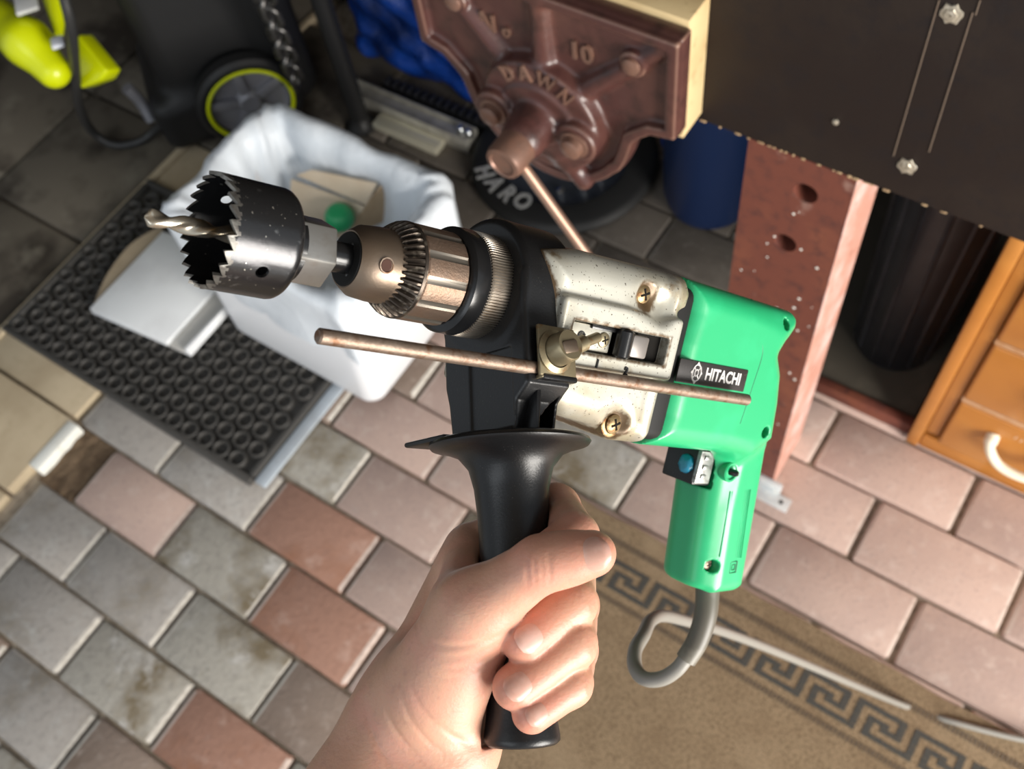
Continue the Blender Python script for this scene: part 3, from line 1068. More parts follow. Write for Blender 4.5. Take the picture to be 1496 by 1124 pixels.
# lock button beside the trigger
c = on_plane(1068, 690, .0185)
mb = MB(); mb.lathe([(.0056, -.003), (.0056, .0012), (.0050, .0018), (.0042, .0016), (.0040, .0005)], (c.x, c.y, .0175), (0, 0, 1), 28); mb.build('button_collar', GREEN, green_o)
mb = MB(); mb.lathe([(.0036, -.003), (.0036, .0008), (0, .0008)], (c.x, c.y, .0170), (0, 0, 1), 20); mb.build('button_recess', HOLE, green_o)
mb = MB(); mb.lathe([(.0019, 0), (.0019, .0042), (.0012, .0052), (0, .0053)], (c.x, c.y, .0172), (.25, 0, 1), 18); mb.build('lock_button', BLACKS, green_o)
def surf_pt(px, py, z, lift=0.0):
    """photo pixel -> point on the green moulding"""
    for _ in range(4):
        q = on_plane(px, py, z)
        zs_ = np.linspace(.008, .034, 261, dtype=np.float32)[None, None, :]
        v = f_green(np.full((1, 1, 1), q.x, np.float32), np.full((1, 1, 1), q.y, np.float32), zs_)[0, 0]
        ins = np.nonzero(v < 0)[0]
        z = float(zs_[0, 0, ins[-1]]) if len(ins) else z
    q.z = z + lift
    return q


# fluted panel on the grip cheek
mb = MB()
tl, tr, bl, br_ = [surf_pt(px, py, .0190, .0002) for px, py in ((1066, 718), (1096, 716), (1049, 813), (1082, 815))]
for i in range(12):
    t = i / 11
    mb.tube([tl.lerp(tr, t), bl.lerp(br_, t)], .00040, 6)
o = mb.build('grip_flute', GREEN, green_o); o['kind'] = 'stuff'
mb = MB()
ctr = surf_pt(1071, 829, .0190, .0002); ex = (tr - tl).normalized(); ey = (bl - tl).normalized()
for s in (.0032, .0015):
    ring = [ctr + ex * (a * s * .8) + ey * (b * s) for a, b in ((-1, -1), (1, -1), (1, 1), (-1, 1))]
    for p0, p1 in zip(ring, ring[1:] + ring[:1]):
        mb.tube([p0, p1], .00024, 5)
mb.build('double_square_mark', DGREEN, green_o)
# seam lines
mb = MB()
mb.tube(spline([(.152, .0225, .0215), (.152, .015, .0285), (.1565, .004, .0300), (.1600, -.004, .0304), (.1585, -.020, .0304), (.156, -.040, .0304)], 8), .00028, 5)
mb.build('end_cap_seam', DGREEN, green_o)
# switch: broken trigger
mb = MB(); mb.box((.1555, -.0785, -.0115), (.170, -.0585, .0105), .001); sw = mb.build('trigger_switch', BLACKP, drill)
mb = MB(); mb.box((.1550, -.0770, .0098), (.1665, -.0595, .0125), .0006)
for y in (-.063, -.068, -.073): mb.box((.1580, y - .0011, .0122), (.1620, y + .0011, .0134), .0004)
mb.build('switch_plate', mat('dull_tin', (.34, .34, .33), .42, metal=.8, var=(300, (.18, .17, .16), .5, .7)), sw)
bm = bmesh.new(); bmesh.ops.create_icosphere(bm, subdivisions=3, radius=.0052)
for v in bm.verts:
    v.co *= 1 + .22 * math.sin(v.co.x * 2300) * math.sin(v.co.y * 1900 + 1) * math.sin(v.co.z * 2100)
    v.co = Vector((.1548 + v.co.x * .55, -.0685 + v.co.y, .004 + v.co.z * .9))
me = bpy.data.meshes.new('grease'); bm.to_mesh(me); bm.free(); smooth_by_angle(me, 3.14)
tag(link_mesh('grease_blob', me, mat('blue_grease', (.012, .20, .33), .3, spec=.6), sw), 'blue blob on the switch')

# --- name plate with its lettering
PL0, PL1 = Vector((.0992, -.0125)), Vector((.1515, -.0238))
mb = MB(); mb.box((PL0.x, PL1.y, .0300), (PL1.x, PL0.y, .0312), .0005, 2)
plate = mb.build('name_plate', mat('black_plate', (.022, .019, .018), .45, metal=.2, speck=(900, (.16, .13, .11), .72)), drill)
LETTER = mat('plate_silver', (.72, .70, .68), .4, metal=.3)
cy = (PL0.y + PL1.y) / 2
tm = text_mesh('HITACHI', .0082, .00022, .00022, Matrix.Translation((.1325, cy, .0313)), xs=.86)
join_meshes('lettering', [tm], LETTER, plate)
mb = MB()
cx = .1120
mb.tube([(cx + .0031 * math.cos(k / 24 * 2 * math.pi), cy + .0040 * math.sin(k / 24 * 2 * math.pi), .0314) for k in range(24)], .00042, 5, closed=True)
mb.tube([(cx + .0012 * math.cos(k / 16 * 2 * math.pi), cy + .0016 * math.sin(k / 16 * 2 * math.pi), .0314) for k in range(16)], .00035, 5, closed=True)
for a in (0, 1, 2, 3):
    an = math.pi / 4 + a * math.pi / 2
    mb.tube([(cx + .0014 * math.cos(an), cy + .0018 * math.sin(an), .0314), (cx + .0029 * math.cos(an), cy + .0037 * math.sin(an), .0314)], .00030, 5)
for sgn in (1, -1):
    mb.prism([(cx - .0010, cy + sgn * .0042, .0312), (cx + .0010, cy + sgn * .0042, .0312), (cx, cy + sgn * .0054, .0312)], (0, 0, .0004))
    mb.prism([(cx + sgn * .0034, cy - .0010, .0312), (cx + sgn * .0034, cy + .0010, .0312), (cx + sgn * .0042, cy, .0312)], (0, 0, .0004))
mb.build('round_emblem', LETTER, plate)

# --- two-speed selector in the window of the gearcase
mb = MB(); mb.box((.0240, -.0163, .0290), (.0500, -.0053, .0322), .0006); sel = mb.build('selector_plate', SILVER, drill)
mb = MB(); mb.box((.036, -.0068, .0318), (.058, -.0048, .0336), .0005); mb.build('plate_lip', BLACKS, sel)
c = on_plane(882, 497, .0325); screw(sel, (c.x, c.y, .0325), (0, 0, 1), .0034, .0016, YZINC)
mb = MB(); mb.lathe([(.0022, 0), (.0022, .0003), (.0017, .0003), (.0017, 0)], (c.x - .0135, c.y + .0, .0322), (0, 0, 1), 20); mb.build('position_mark', BLACKS, sel)
mb = MB(); mb.box((.0500, -.0168, .0290), (.0835, -.0050, .0302), 0); mb.build('window_floor', HOLE, drill)
mb = MB(); mb.rod((.0545, -.0170, .0352), (.0545, -.0044, .0352), .0040, .0008, 22); kn = mb.build('selector_knob', BLACKS, drill)
mb = MB(); mb.box((.0585, -.0158, .0300), (.0690, -.0058, .0372), .0012); mb.build('knob_block', mat('worn_grey_block', (.22, .20, .185), .4, metal=.5), kn)
mb = MB(); mb.rod((.0580, -.0166, .0340), (.0580, -.0048, .0340), .0030, .0006, 20); mb.build('knob_roller', BLACKS, kn)
for ch, px, py in (('1', 872, 536), ('2', 914, 547)):
    c = on_plane(px, py - 4, .0356)
    tm = text_mesh(ch, .0050, .0004, .0002, Matrix.Translation((c.x, c.y, .0357)), xs=.9)
    join_meshes('speed_number', [tm], BLACKS, gear_o)

# --- chuck
mb = MB()
mb.lathe([(.0066, -.0640), (.0080, -.0668), (.0112, -.0672), (.0140, -.0630), (.0148, -.0560), (.0149, -.0480)], (0, 0, 0), AX, 64)
chuck = mb.build('chuck', STEELN, drill, .5)
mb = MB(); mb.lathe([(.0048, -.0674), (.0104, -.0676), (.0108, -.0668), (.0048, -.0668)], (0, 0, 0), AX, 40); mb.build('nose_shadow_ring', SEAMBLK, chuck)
mb = MB()
for k in range(3):
    a = 2 * math.pi * k / 3 + .5
    q = Matrix.Rotation(a, 4, 'X')
    mb = MB(); mb.box((-.0675, .0048, -.0022), (-.060, .0080, .0022), .0010, M=q); mb.build('jaw', BLACKS, chuck)
NT = 38
mb = MB()
mb.lathe([(.0145, -.0512), (.0158, -.0508), (.0176, -.0484), (.0190, -.0462), (.0193, -.0452), (.0193, -.0440)], (0, 0, 0), AX, NT * 8, close=False,
         rfun=lambda r, h, a, k: r - (0 if h > -.0450 else (.0022 if h < -.0460 else .0016) * (1 if (k % 8) in (0, 1, 2) else (.5 if (k % 8) in (3, 7) else 0))))
mb.build('gear_ring', GEARM, chuck, .5)
mb = MB()
mb.lathe([(.0190, -.0442), (.0196, -.0438), (.0196, -.0425), (.0190, -.0421)], (0, 0, 0), AX, 64, close=False); mb.build('sleeve_lip', GEARM, chuck)
mb = MB()
mb.lathe([(.0150, -.0425), (.0190, -.0424), (.0195, -.0415), (.0195, -.0228), (.0186, -.0219), (.0120, -.0217)], (0, 0, 0), AX, 144, close=False,
         rfun=lambda r, h, a, k: r - (.00055 if r > .019 and (k % 12) in (0, 1, 2) else 0))
slv = mb.build('sleeve', [STEELB, mat('sleeve_groove', (.21, .185, .155), .42, metal=.75)], chuck, .5)
for f_ in slv.data.polygons:
    if -.0412 < f_.center.x < -.0230 and math.hypot(f_.center.y, f_.center.z) < .01925: f_.material_index = 1
p = on_cyl(565, 388, .0147)
n_ = Vector((0, p.y, p.z)).normalized()
mb = MB(); mb.lathe([(.0031, -.001), (.0031, .00035), (.0026, .0004), (.0023, -.0002), (.0023, -.001)], Vector((p.x, n_.y * .0146, n_.z * .0146)), n_, 26); mb.build('key_hole_rim', STEELR, chuck)
mb = MB(); mb.lathe([(.0023, -.001), (.0023, .0002), (0, .0002)], Vector((p.x, n_.y * .0146, n_.z * .0146)), n_, 26); mb.build('key_hole', mat('rust_hole', (.05, .016, .008), .8), chuck)
# spindle collars behind the chuck
mb = MB(); mb.lathe([(.0120, -.0219), (.0207, -.0216), (.0221, -.0204), (.0224, -.0140), (.0215, -.0126), (.018, -.0124)], (0, 0, 0), AX, 72, close=False); mb.build('black_collar', BLACKS, drill)
NK = 110
mb = MB(); mb.lathe([(.0190, -.0127), (.0219, -.0124), (.0224, -.0114), (.0224, -.0015), (.0216, -.0006), (.019, -.0005)], (0, 0, 0), AX, NK * 4, close=False,
                    rfun=lambda r, h, a, k: r - (.0007 if (r > .0215 and k % 4 < 2) else 0)); mb.build('knurled_ring', KNURLM, drill, .4)
mb = MB(); mb.lathe([(.0190, -.0006), (.0208, -.0002), (.0212, .0012), (.0208, .0060), (.0190, .0070)], (0, 0, 0), AX, 72, close=False); mb.build('steel_ring', RINGM, drill)
mb = MB(); mb.lathe([(.006, -.02), (.0190, -.02), (.0190, .02), (.006, .02)], (0, 0, 0), AX, 48); mb.build('spindle_neck', SEAMBLK, drill)

# --- side handle (turned about the spindle)
handle = bpy.data.objects.new('side_handle', None)
COL.objects.link(handle); handle.parent = drill; handle.matrix_local = B2H


def f_clamp(X, Y, Z):
    rr = np.sqrt(Y * Y + Z * Z)
    ring = np.maximum(rr - .0298, np.abs(X - .0125) - .0098)
    k = .003
    ring = s_extr(rr - .0298, X, -.0015, .0275, .003)
    blk = s_extr(s_poly(Z, Y, [(-.0265, 0), (.0275, 0), (.0275, -.046), (.020, -.052), (.0165, -.0665), (-.0225, -.0665), (-.0245, -.048), (-.0265, -.040)]), X, -.0015, .0225, .002)
    d = smin(ring, blk, .003)
    d = np.maximum(d, -(np.sqrt(Y * Y + Z * Z) - .0205))
    # recess on the front face and the hollow in the near flank
    d = np.maximum(d, -s_box(X, Y, Z, (-.0015, -.046, .0045), (.0012, .0165, .0135), .0008))
    tri = s_extr(s_poly(X, Y, [(.0085, -.0625), (.0200, -.0625), (.0200, -.0490)]), Z, .006, .04, .0008)
    d = np.maximum(d, -tri)
    return d


cl = sdf_obj('clamp', f_clamp, (-.005, -.070, -.033), (.031, .034, .033), .0007, BLACKP, handle, 0)
# foot bracket under the rod clamp
mb = MB()
mb.prism([(.0035, -.0425, .0150), (.0225, -.0425, .0150), (.0225, -.0450, .0150), (.0035, -.0450, .0150)], (0, 0, .0165), bevel=.0008)
mb.prism([(.0060, -.0450, .0160), (.0085, -.0450, .0160), (.0060, -.0640, .0160), (.0040, -.0640, .0160)], (0, 0, .0090), bevel=.0006)
mb.build('clamp_foot', BLACKP, handle)
HA = Vector((.0118, 0, .0))
DN = Vector((0, -1, 0))
mb = MB()
mb.lathe([(.0205, .0640), (.0310, .0645), (.0335, .0655), (.0341, .0668), (.0332, .0680), (.0285, .0690), (.0222, .0716), (.0178, .0770), (.0158, .0850), (.0148, .0950), (.0144, .1050),
          (.0140, .1250), (.0135, .1450), (.0132, .1620), (.0136, .1720), (.0146, .1790), (.0152, .1830), (.0152, .1850), (.0140, .1862), (.0, .1866)], HA, DN, 64)
grip = mb.build('grip', BLACKP, handle, .8)
mb = MB(); mb.box((-.0185, -.0655, -.0340), (.0075, -.0632, -.0060), .001); mb.build('flange_lip', BLACKP, handle)
# depth rod, its clamp plate and wing bolt
RODC = (-.0398, .0262)
ra = on_plane(461, 498, .0392); rb = on_plane(1092, 579, .0392)
mb = MB(); mb.rod((ra.x, RODC[0], RODC[1]), (rb.x, RODC[0], RODC[1]), .00285, .0007, 28)
rod = mb.build('depth_rod', STEELR, handle, .6)
mb = MB()
mb.box((.0022, -.0435, .0292), (.0222, -.0225, .0312), .0006)
mb.box((.0030, -.0445, .0262), (.0222, -.0428, .0312), .0006)
cp = mb.build('clamp_plate', YZINC, handle)
bc = on_plane(818, 512, .0345, HI)
mb = MB(); mb.lathe([(.0086, .0310), (.0090, .0316), (.0090, .0322), (.0070, .0334)], (bc.x, bc.y, 0), (0, 0, 1), 32, close=False); mb.build('bolt_washer', YZINC, cp)
mb = MB(); mb.lathe([(.0066, 0), (.0066, .0085), (.0060, .0096), (0, .0098)], (bc.x, bc.y, .0318), (-.05, .1, 1), 30); bolt = mb.build('wing_bolt', YZINC, cp)
mb = MB(); mb.box((-.0048, -.0026, .0072), (.0034, .0030, .0104), .0012, M=Matrix.Translation((bc.x, bc.y, .0318)) @ Matrix.Rotation(.25, 4, 'Z')); mb.build('bolt_flat', STEELN, bolt)
mb = MB(); mb.rod((bc.x + .0035, bc.y + .0004, .0366), (bc.x + .0115, bc.y + .0042, .0376), .0034, .0006, 20); mb.rod((bc.x + .010, bc.y + .0035, .0372), (bc.x + .0205, bc.y + .0078, .0366), .0022, .0005, 16); mb.build('bolt_lever', YZINC, bolt)

# --- hole saw in the chuck
hs = empty('hole_saw', matrix=M_BODY)
tag(hs, 'black hole saw with a gold pilot bit held in the drill chuck', 'hole saw')
hso = None


def cup_mesh():
    bm = bmesh.new()
    n = 192; rows = 30
    a0, a1 = -.1225, -.0985
    R0_, T = .0204, .0013
    p1 = on_cyl(383, 398, R0_); p2 = on_cyl(332, 293, R0_ - T, True)
    holes = []
    for p in (p1, p2): holes.append((p.x, math.atan2(p.z, p.y), .0024))
    V = [[None] * n for _ in range(rows + 5)]; W_ = [[None] * n for _ in range(rows + 5)]
    NTH = 24; per = n // NTH
    prof_out = []
    for i in range(rows + 1):
        prof_out.append((R0_, a0 + (a1 - a0) * i / rows))
    for k in range(1, 5):
        an = k / 4 * math.pi / 2
        prof_out.append((R0_ - .0036 * (1 - math.cos(an)), a1 + .0036 * math.sin(an)))
    uv = {}
    for i, (r, a) in enumerate(prof_out):
        for k in range(n):
            th = 2 * math.pi * k / n
            aa = a; rr = r
            if i <= 3:
                ph = (k % per) / per
                tooth = (1 - ph) if ph > .01 else 0.0
                lift = [.0, .0028, .0024, .0012][0]
                dep = .0036 * (ph ** 1.2)
                f = (1 - i / 4)
                aa = a + (dep - .0016) * f
                st = ((k // per) % 3 - 1) * .00035 * (1 - ph) * (1 if i < 2 else 0)
                rr = r + st
            for (ha, hth, hr) in holes:
                dx = aa - ha; dt = ((th - hth + math.pi) % (2 * math.pi) - math.pi) * R0_
                dist = math.hypot(dx, dt)
                if abs(dist - hr) < .00055 and dist > 1e-6:
                    s = hr / dist
                    aa = ha + dx * s; th = hth + dt * s / R0_
            V[i][k] = bm.verts.new((aa, rr * math.cos(th), rr * math.sin(th)))
            ri = max(rr - T, .002); ai = aa if i <= rows else min(aa, a1 + .0022)
            W_[i][k] = bm.verts.new((ai, ri * math.cos(th), ri * math.sin(th)))
            uv[(i, k)] = (aa, th)
    tot = len(prof_out)
    for i in range(tot - 1):
        for k in range(n):
            k2 = (k + 1) % n
            ca = (uv[(i, k)][0] + uv[(i + 1, k2)][0] + uv[(i + 1, k)][0] + uv[(i, k2)][0]) / 4
            thm = 2 * math.pi * (k + .5) / n
            skip = False
            for (ha, hth, hr) in holes:
                dt = ((thm - hth + math.pi) % (2 * math.pi) - math.pi) * R0_
                if math.hypot(ca - ha, dt) < hr: skip = True
            if skip: continue
            f1 = bm.faces.new((V[i][k], V[i][k2], V[i + 1][k2], V[i + 1][k])); f2 = bm.faces.new((W_[i][k2], W_[i][k], W_[i + 1][k], W_[i + 1][k2]))
            if i < 2 or (i == 2 and k % 5 < 2): f1.material_index = 1
    out = {}
    for i in range(tot):
        for k in range(n): out[V[i][k]] = W_[i][k]
    for e in list(bm.edges):
        if e.is_boundary and e.verts[0] in out and e.verts[1] in out:
            try:
                f = bm.faces.new((e.verts[0], e.verts[1], out[e.verts[1]], out[e.verts[0]]))
                if e.verts[0].co.x < a0 + .003: f.material_index = 1
            except ValueError:
                pass
    # back plate
    for ring, flip in ((V[tot - 1], False), (W_[tot - 1], True)):
        try: bm.faces.new(ring)
        except ValueError: pass
    loose = [v for v in bm.verts if not v.link_faces]
    bmesh.ops.delete(bm, geom=loose, context='VERTS')
    bmesh.ops.recalc_face_normals(bm, faces=bm.faces[:])
    me = bpy.data.meshes.new('cup'); bm.to_mesh(me); bm.free(); smooth_by_angle(me, .6)
    return me


cup = link_mesh('cup', cup_mesh(), [SAWM, TOOTHM], hs)
mb = MB()
mb.lathe([(.0125, -.0948), (.0128, -.0940), (.0128, -.0905), (.012, -.0900)], (0, 0, 0), AX, 40); mb.build('arbor_washer', BLACKS, hs)
mb = MB()
hexpts = [(.0, .0134 * math.cos(math.pi / 3 * k + .70), .0134 * math.sin(math.pi / 3 * k + .70)) for k in range(6)]
mb.prism([(-.0945, y, z) for _, y, z in hexpts], (.0165, 0, 0), bevel=.0009, seg=2); mb.build('hex_nut', NUTM, hs, .5)
mb = MB(); mb.lathe([(.0056, -.0775), (.0060, -.0740), (.0058, -.0640)], (0, 0, 0), AX, 24); mb.build('shank', BLACKS, hs)
mb = MB()
rows = []
NB = 40
L0, L1 = -.1450, -.0940
for i in range(64):
    h = L0 + (L1 - L0) * i / 63
    r = .0032 * min(1, .12 + (h - L0) / .0020)
    rows.append((r, h))


def flute(r, h, a, k):
    ph = (a + (h - L0) * 190) % math.pi
    u = abs(ph - math.pi / 2) / (math.pi / 2)
    return r * (1 - .52 * max(0, 1 - (u / .62) ** 2) ** .8)


mb.lathe(rows, (0, 0, 0), AX, NB, rfun=flute); mb.build('pilot_bit', BITM, hs, .7)

# --- cord
CORDM = mat('grey_cord', (.24, .23, .205), .42, spec=.5, var=(25, (.24, .225, .20), .45, .7))
BOOTM = mat('dusty_rubber_boot', (.10, .09, .07), .45, var=(40, (.20, .185, .15), .5, .7))
wl = M_BODY.inverted()
boot = [M_BODY @ Vector(c) for c in ((.2035, -.1300, 0), (.2045, -.1385, 0))] + [Q(1031, 898, .576), Q(1019, 936, .577), Q(1002, 964, .578)]
mb = MB(); pb = spline(boot, 5); mb.tube([wl @ p_ for p_ in pb], .006, 16, radii=[.0072 - .0012 * i / len(pb) for i in range(len(pb))]); mb.build('cord_boot', BOOTM, drill)
cordp = [Q(1003, 961, .578), Q(988, 979, .580), Q(966, 992, .584), Q(942, 992, .590), Q(928, 976, .600), Q(928, 950, .615), Q(940, 928, .635), Q(950, 908, .665), Q(968, 900, .71), Q(1000, 907, .78), Q(1050, 921, .88), Q(1110, 943, .99), Q(1180, 972, 1.12), Q(1250, 1002, 1.26)]
for px, py in ((1320, 1031), (1400, 1057), (1500, 1082), (1620, 1100)):
    g = P(px, py, .010); cordp.append(g)
mb = MB(); pc = spline(cordp, 7); mb.tube([wl @ p_ for p_ in pc], .0044, 12)
mb.build('power_cord', CORDM, drill)


# ------------------------------------------------------------------ left hand round the side handle (built in the handle's own frame)
E1 = norm([.755, 0, .655]); E2 = norm([-.655, 0, .755])


def HPt(th, r, y):
    t = math.radians(th)
    return np.array([HA.x, y, 0.0]) + r * (math.cos(t) * E1 + math.sin(t) * E2)


def HQ(px, py, t):
    return np.array(HI @ Q(px, py, t))


FING = {
    'index': ([HQ(690, 806, .441), HPt(-46, .0270, -.0925), HPt(25, .0268, -.1065), HPt(66, .0262, -.1150)], [.0128, .0104, .0096, .0086]),
    'middle': ([HQ(692, 862, .450), HPt(-30, .0270, -.1185), HPt(36, .0262, -.1325), HPt(85, .0250, -.1448)], [.0130, .0106, .0100, .0092]),
    'ring': ([HQ(692, 925, .450), HPt(-28, .0270, -.1335), HPt(38, .0260, -.1480), HPt(94, .0246, -.1622)], [.0125, .0103, .0097, .0089]),
    'pinky': ([HQ(694, 985, .443), HPt(-22, .0252, -.1515), HPt(36, .0240, -.1630), HPt(80, .0225, -.1722)], [.0115, .0090, .0084, .0076]),
}
TH = [HQ(628, 1004, .402), HQ(694, 890, .386), HQ(790, 824, .3735), HQ(866, 809, .3720)]
THR = [.0200, .0148, .0101, .0086]
WR = [HQ(588, 1052, .415), HQ(650, 1092, .412)]
ARM = [HQ(455, 1262, .398), HQ(530, 1310, .396)]
ARM = [ARM[0] + norm(ARM[0] - WR[0]) * .095, ARM[1] + norm(ARM[1] - WR[1]) * .095]
CARP = [HQ(606, 1004, .424), HQ(622, 1024, .430), HQ(640, 1044, .431), HQ(660, 1062, .426)]


def f_hand(X, Y, Z):
    d = None
    # forearm and wrist
    for w, a, r0, r1 in ((WR[0], ARM[0], .0205, .0285), (WR[1], ARM[1], .0195, .0285)):
        c = s_caps(X, Y, Z, w, a, r0, r1)
        d = c if d is None else smin(d, c, .016)
    for (nm, cb) in zip(('index', 'middle', 'ring', 'pinky'), CARP):
        mcp = FING[nm][0][0]
        d = smin(d, s_caps(X, Y, Z, cb, mcp, .0165, FING[nm][1][0]), .012)
    for a, b in zip(WR, (CARP[0], CARP[3])):
        d = smin(d, s_caps(X, Y, Z, a, b, .0195, .0170), .012)
    # ball of the thumb, heel of the hand
    d = smin(d, s_caps(X, Y, Z, TH[0], TH[1], THR[0], THR[1]), .012)
    d = smin(d, s_caps(X, Y, Z, HQ(655, 1000, .402), HQ(690, 925, .397), .0165, .0150), .010)
    d = smin(d, s_caps(X, Y, Z, HQ(668, 1060, .415), HQ(690, 985, .425), .0150, .0140), .010)
    # web between thumb and index
    d = smin(d, s_caps(X, Y, Z, HQ(672, 872, .402), HQ(682, 822, .428), .0105, .0095), .010)
    # thumb
    t = smin(s_caps(X, Y, Z, TH[1], TH[2], THR[1] * .95, THR[2]), s_caps(X, Y, Z, TH[2], TH[3], THR[2], THR[3]), .004)
    t = smin(t, s_ell(X, Y, Z, TH[2] * .55 + TH[3] * .45, (.0128, .0098, .0092), TAX), .004)
    d = smin(d, t, .007)
    # fingers
    for nm in ('index', 'middle', 'ring', 'pinky'):
        J, Rr = FING[nm]
        f = s_caps(X, Y, Z, J[0], J[1], Rr[0] * .92, Rr[1])
        f = smin(f, s_caps(X, Y, Z, J[1], J[2], Rr[1], Rr[2]), .003)
        f = smin(f, s_caps(X, Y, Z, J[2], J[3], Rr[2], Rr[3]), .003)
        # only near the root does a finger melt into the palm
        d = smin(d, f, .0012)
    # creases over the joints of the thumb and on the wrist
    for (p, ax, sg, amp, u_, ln) in CREASE:
        px, py, pz = X - p[0], Y - p[1], Z - p[2]
        s = px * ax[0] + py * ax[1] + pz * ax[2]
        l = px * u_[0] + py * u_[1] + pz * u_[2]
        rr = px * px + py * py + pz * pz - s * s - l * l
        d = d + amp * np.exp(-((s + CURV * l * l) / sg) ** 2 - (l / ln) ** 4 - rr / .012 ** 2)
    # the handle presses into the palm
    hr = np.sqrt((X - HA.x) ** 2 + Z ** 2)
    rad = .0149 + np.clip((-.168 - Y) * .12, 0, .0016) + np.clip((Y + .095) * .35, 0, .03)
    hnd = np.maximum(hr - rad, np.maximum(Y + .06, -Y - .1870))
    return smax(d, -hnd, .0015)


_t = norm(TH[3] - TH[2]); _v = norm(np.array([-.649, -.199, .735])); _s = norm(np.cross(_t, _v))
_v = np.cross(_s, _t)
TAX = [_t, _s, _v]
CREASE = []
CURV = 9.0
for off_, amp in ((-.0044, .0005), (-.0016, .0005), (.0010, .0004), (.0036, .0004)):
    CREASE.append((TH[2] + _t * off_ + _v * .010, norm(_t + .15 * _s), .0008, amp, _s, .0055))


def crease(x0, y0, x1, y1, t, amp, sg=.0009):
    a = HQ(x0, y0, t); b = HQ(x1, y1, t)
    u_ = norm(b - a)
    CREASE.append(((a + b) / 2, norm(np.cross(u_, np.array([-.649, -.199, .735]))), sg, amp, u_, np.linalg.norm(b - a) / 2))


crease(640, 941, 733, 923, .384, .0009, .0011); crease(650, 957, 728, 938, .384, .0005); crease(655, 975, 724, 955, .384, .0005); crease(640, 985, 715, 975, .386, .0004)
crease(556, 1030, 622, 1120, .392, .0006, .001); crease(580, 1015, 655, 1118, .390, .0006, .001); crease(600, 1000, 640, 1060, .388, .0005); crease(530, 1045, 575, 1120, .394, .0005)
crease(640, 1050, 690, 1100, .390, .0005); crease(600, 905, 640, 960, .388, .0003)
for nm in ('middle', 'ring', 'pinky'):
    J = FING[nm][0]
    ax_ = norm(J[3] - J[2]); o_ = norm(np.array([J[2][0] - HA.x, 0, J[2][2]]))
    for k in (-.0014, .0010):
        CREASE.append((J[2] + ax_ * k + o_ * .009, ax_, .0008, .0004, norm(np.cross(ax_, o_)), .005))

SKIN = mat('skin', (.56, .315, .215), .42, spec=.45, var=[(55, (.60, .285, .21), .45, .75), (22, (.54, .305, .20), .5, .75), (260, (.50, .27, .19), .55, .75)], bump=(620, .32, .0006), sss=(.22, (1.0, .32, .16), .0045))
_pts = np.concatenate([np.stack(FING[n][0]) for n in FING] + [np.stack(TH), np.stack(WR), np.stack(ARM)])
_lo = _pts.min(0) - .036; _hi = _pts.max(0) + .034
v_, q_ = surfnet(f_hand, _lo, _hi, .00095)
v_ = laplace(v_, q_, 2)
me = np_mesh('hand', v_, q_)
# blood-red tint near the finger ends and knuckles, stored as a colour of the skin itself
red = np.zeros(len(v_))
for n in FING:
    J = FING[n][0]
    for c_, s_, a_ in ((J[3], .011, .9), (J[1], .012, .55), (J[2], .009, .35)):
        red = np.maximum(red, a_ * np.exp(-((v_ - c_) ** 2).sum(1) / (s_ * 1.25) ** 2))
for c_, s_, a_ in ((TH[3], .012, .7), (TH[2], .012, .55)):
    red = np.maximum(red, a_ * np.exp(-((v_ - c_) ** 2).sum(1) / (s_ * 1.25) ** 2))
at = me.attributes.new('flush', 'FLOAT', 'POINT'); at.data.foreach_set('value', red.astype(np.float32))
nt = SKIN.node_tree; bs = nt.nodes['Principled BSDF']
src_ = bs.inputs['Base Color'].links[0].from_socket
an = nt.nodes.new('ShaderNodeAttribute'); an.attribute_name = 'flush'
mx = nt.nodes.new('ShaderNodeMix'); mx.data_type = 'RGBA'
nt.links.new(an.outputs['Fac'], mx.inputs['Factor']); nt.links.new(src_, mx.inputs['A'])
mx.inputs['B'].default_value = (.58, .225, .16, 1)
nt.links.new(mx.outputs['Result'], bs.inputs['Base Color'])
hand = link_mesh('hand', me, SKIN)
hand.matrix_world = M_HAND
tag(hand, 'left hand gripping the black side handle, thumb crossed over the index finger', 'hand')

NAIL = mat('finger_nail', (.55, .31, .24), .36, spec=.4, coat=.0, var=(90, (.66, .42, .35), .45, .7), sss=(.15, (1, .4, .25), .003))


def nail(J2, J3, out, r, wid, ln, fwd=.0):
    """curved nail plate lying on the back of a finger end"""
    ax = norm(np.asarray(J3) - np.asarray(J2))
    o_ = np.asarray(out, float); o_ = norm(o_ - ax * (o_ @ ax)); sd = np.cross(ax, o_)
    ctr = np.asarray(J3) + ax * fwd
    bm = bmesh.new()
    nu, nv = 14, 12
    g = []
    for i in range(nu + 1):
        u = -1 + 2 * i / nu
        row = []
        for j in range(nv + 1):
            v = -1 + 2 * j / nv
            lim = 1.0
            # rounded ends: squircle outline
            uu = u; vv = v * (1 - .30 * max(0, abs(u) - .35) ** 2 / .42)
            a = vv * wid / (r * 1.02)
            le = uu * ln * (1 - .16 * v * v)
            rr = r * 1.035 - .0010 * max(0, -u - .6) - .0006 * abs(v) ** 4 - (le / .034) ** 2 * .012 - .0014 * max(0, u - .75) * 2
            p = ctr + ax * le + (o_ * math.cos(a) + sd * math.sin(a)) * rr
            row.append(bm.verts.new(p))
        g.append(row)
    for i in range(nu):
        for j in range(nv):
            bm.faces.new((g[i][j], g[i + 1][j], g[i + 1][j + 1], g[i][j + 1]))
    bmesh.ops.recalc_face_normals(bm, faces=bm.faces[:])
    r_ = bmesh.ops.solidify(bm, geom=bm.faces[:], thickness=.0006)
    me = bpy.data.meshes.new('nail'); bm.to_mesh(me); bm.free(); smooth_by_angle(me, 1.0)
    return link_mesh('nail', me, NAIL, hand)


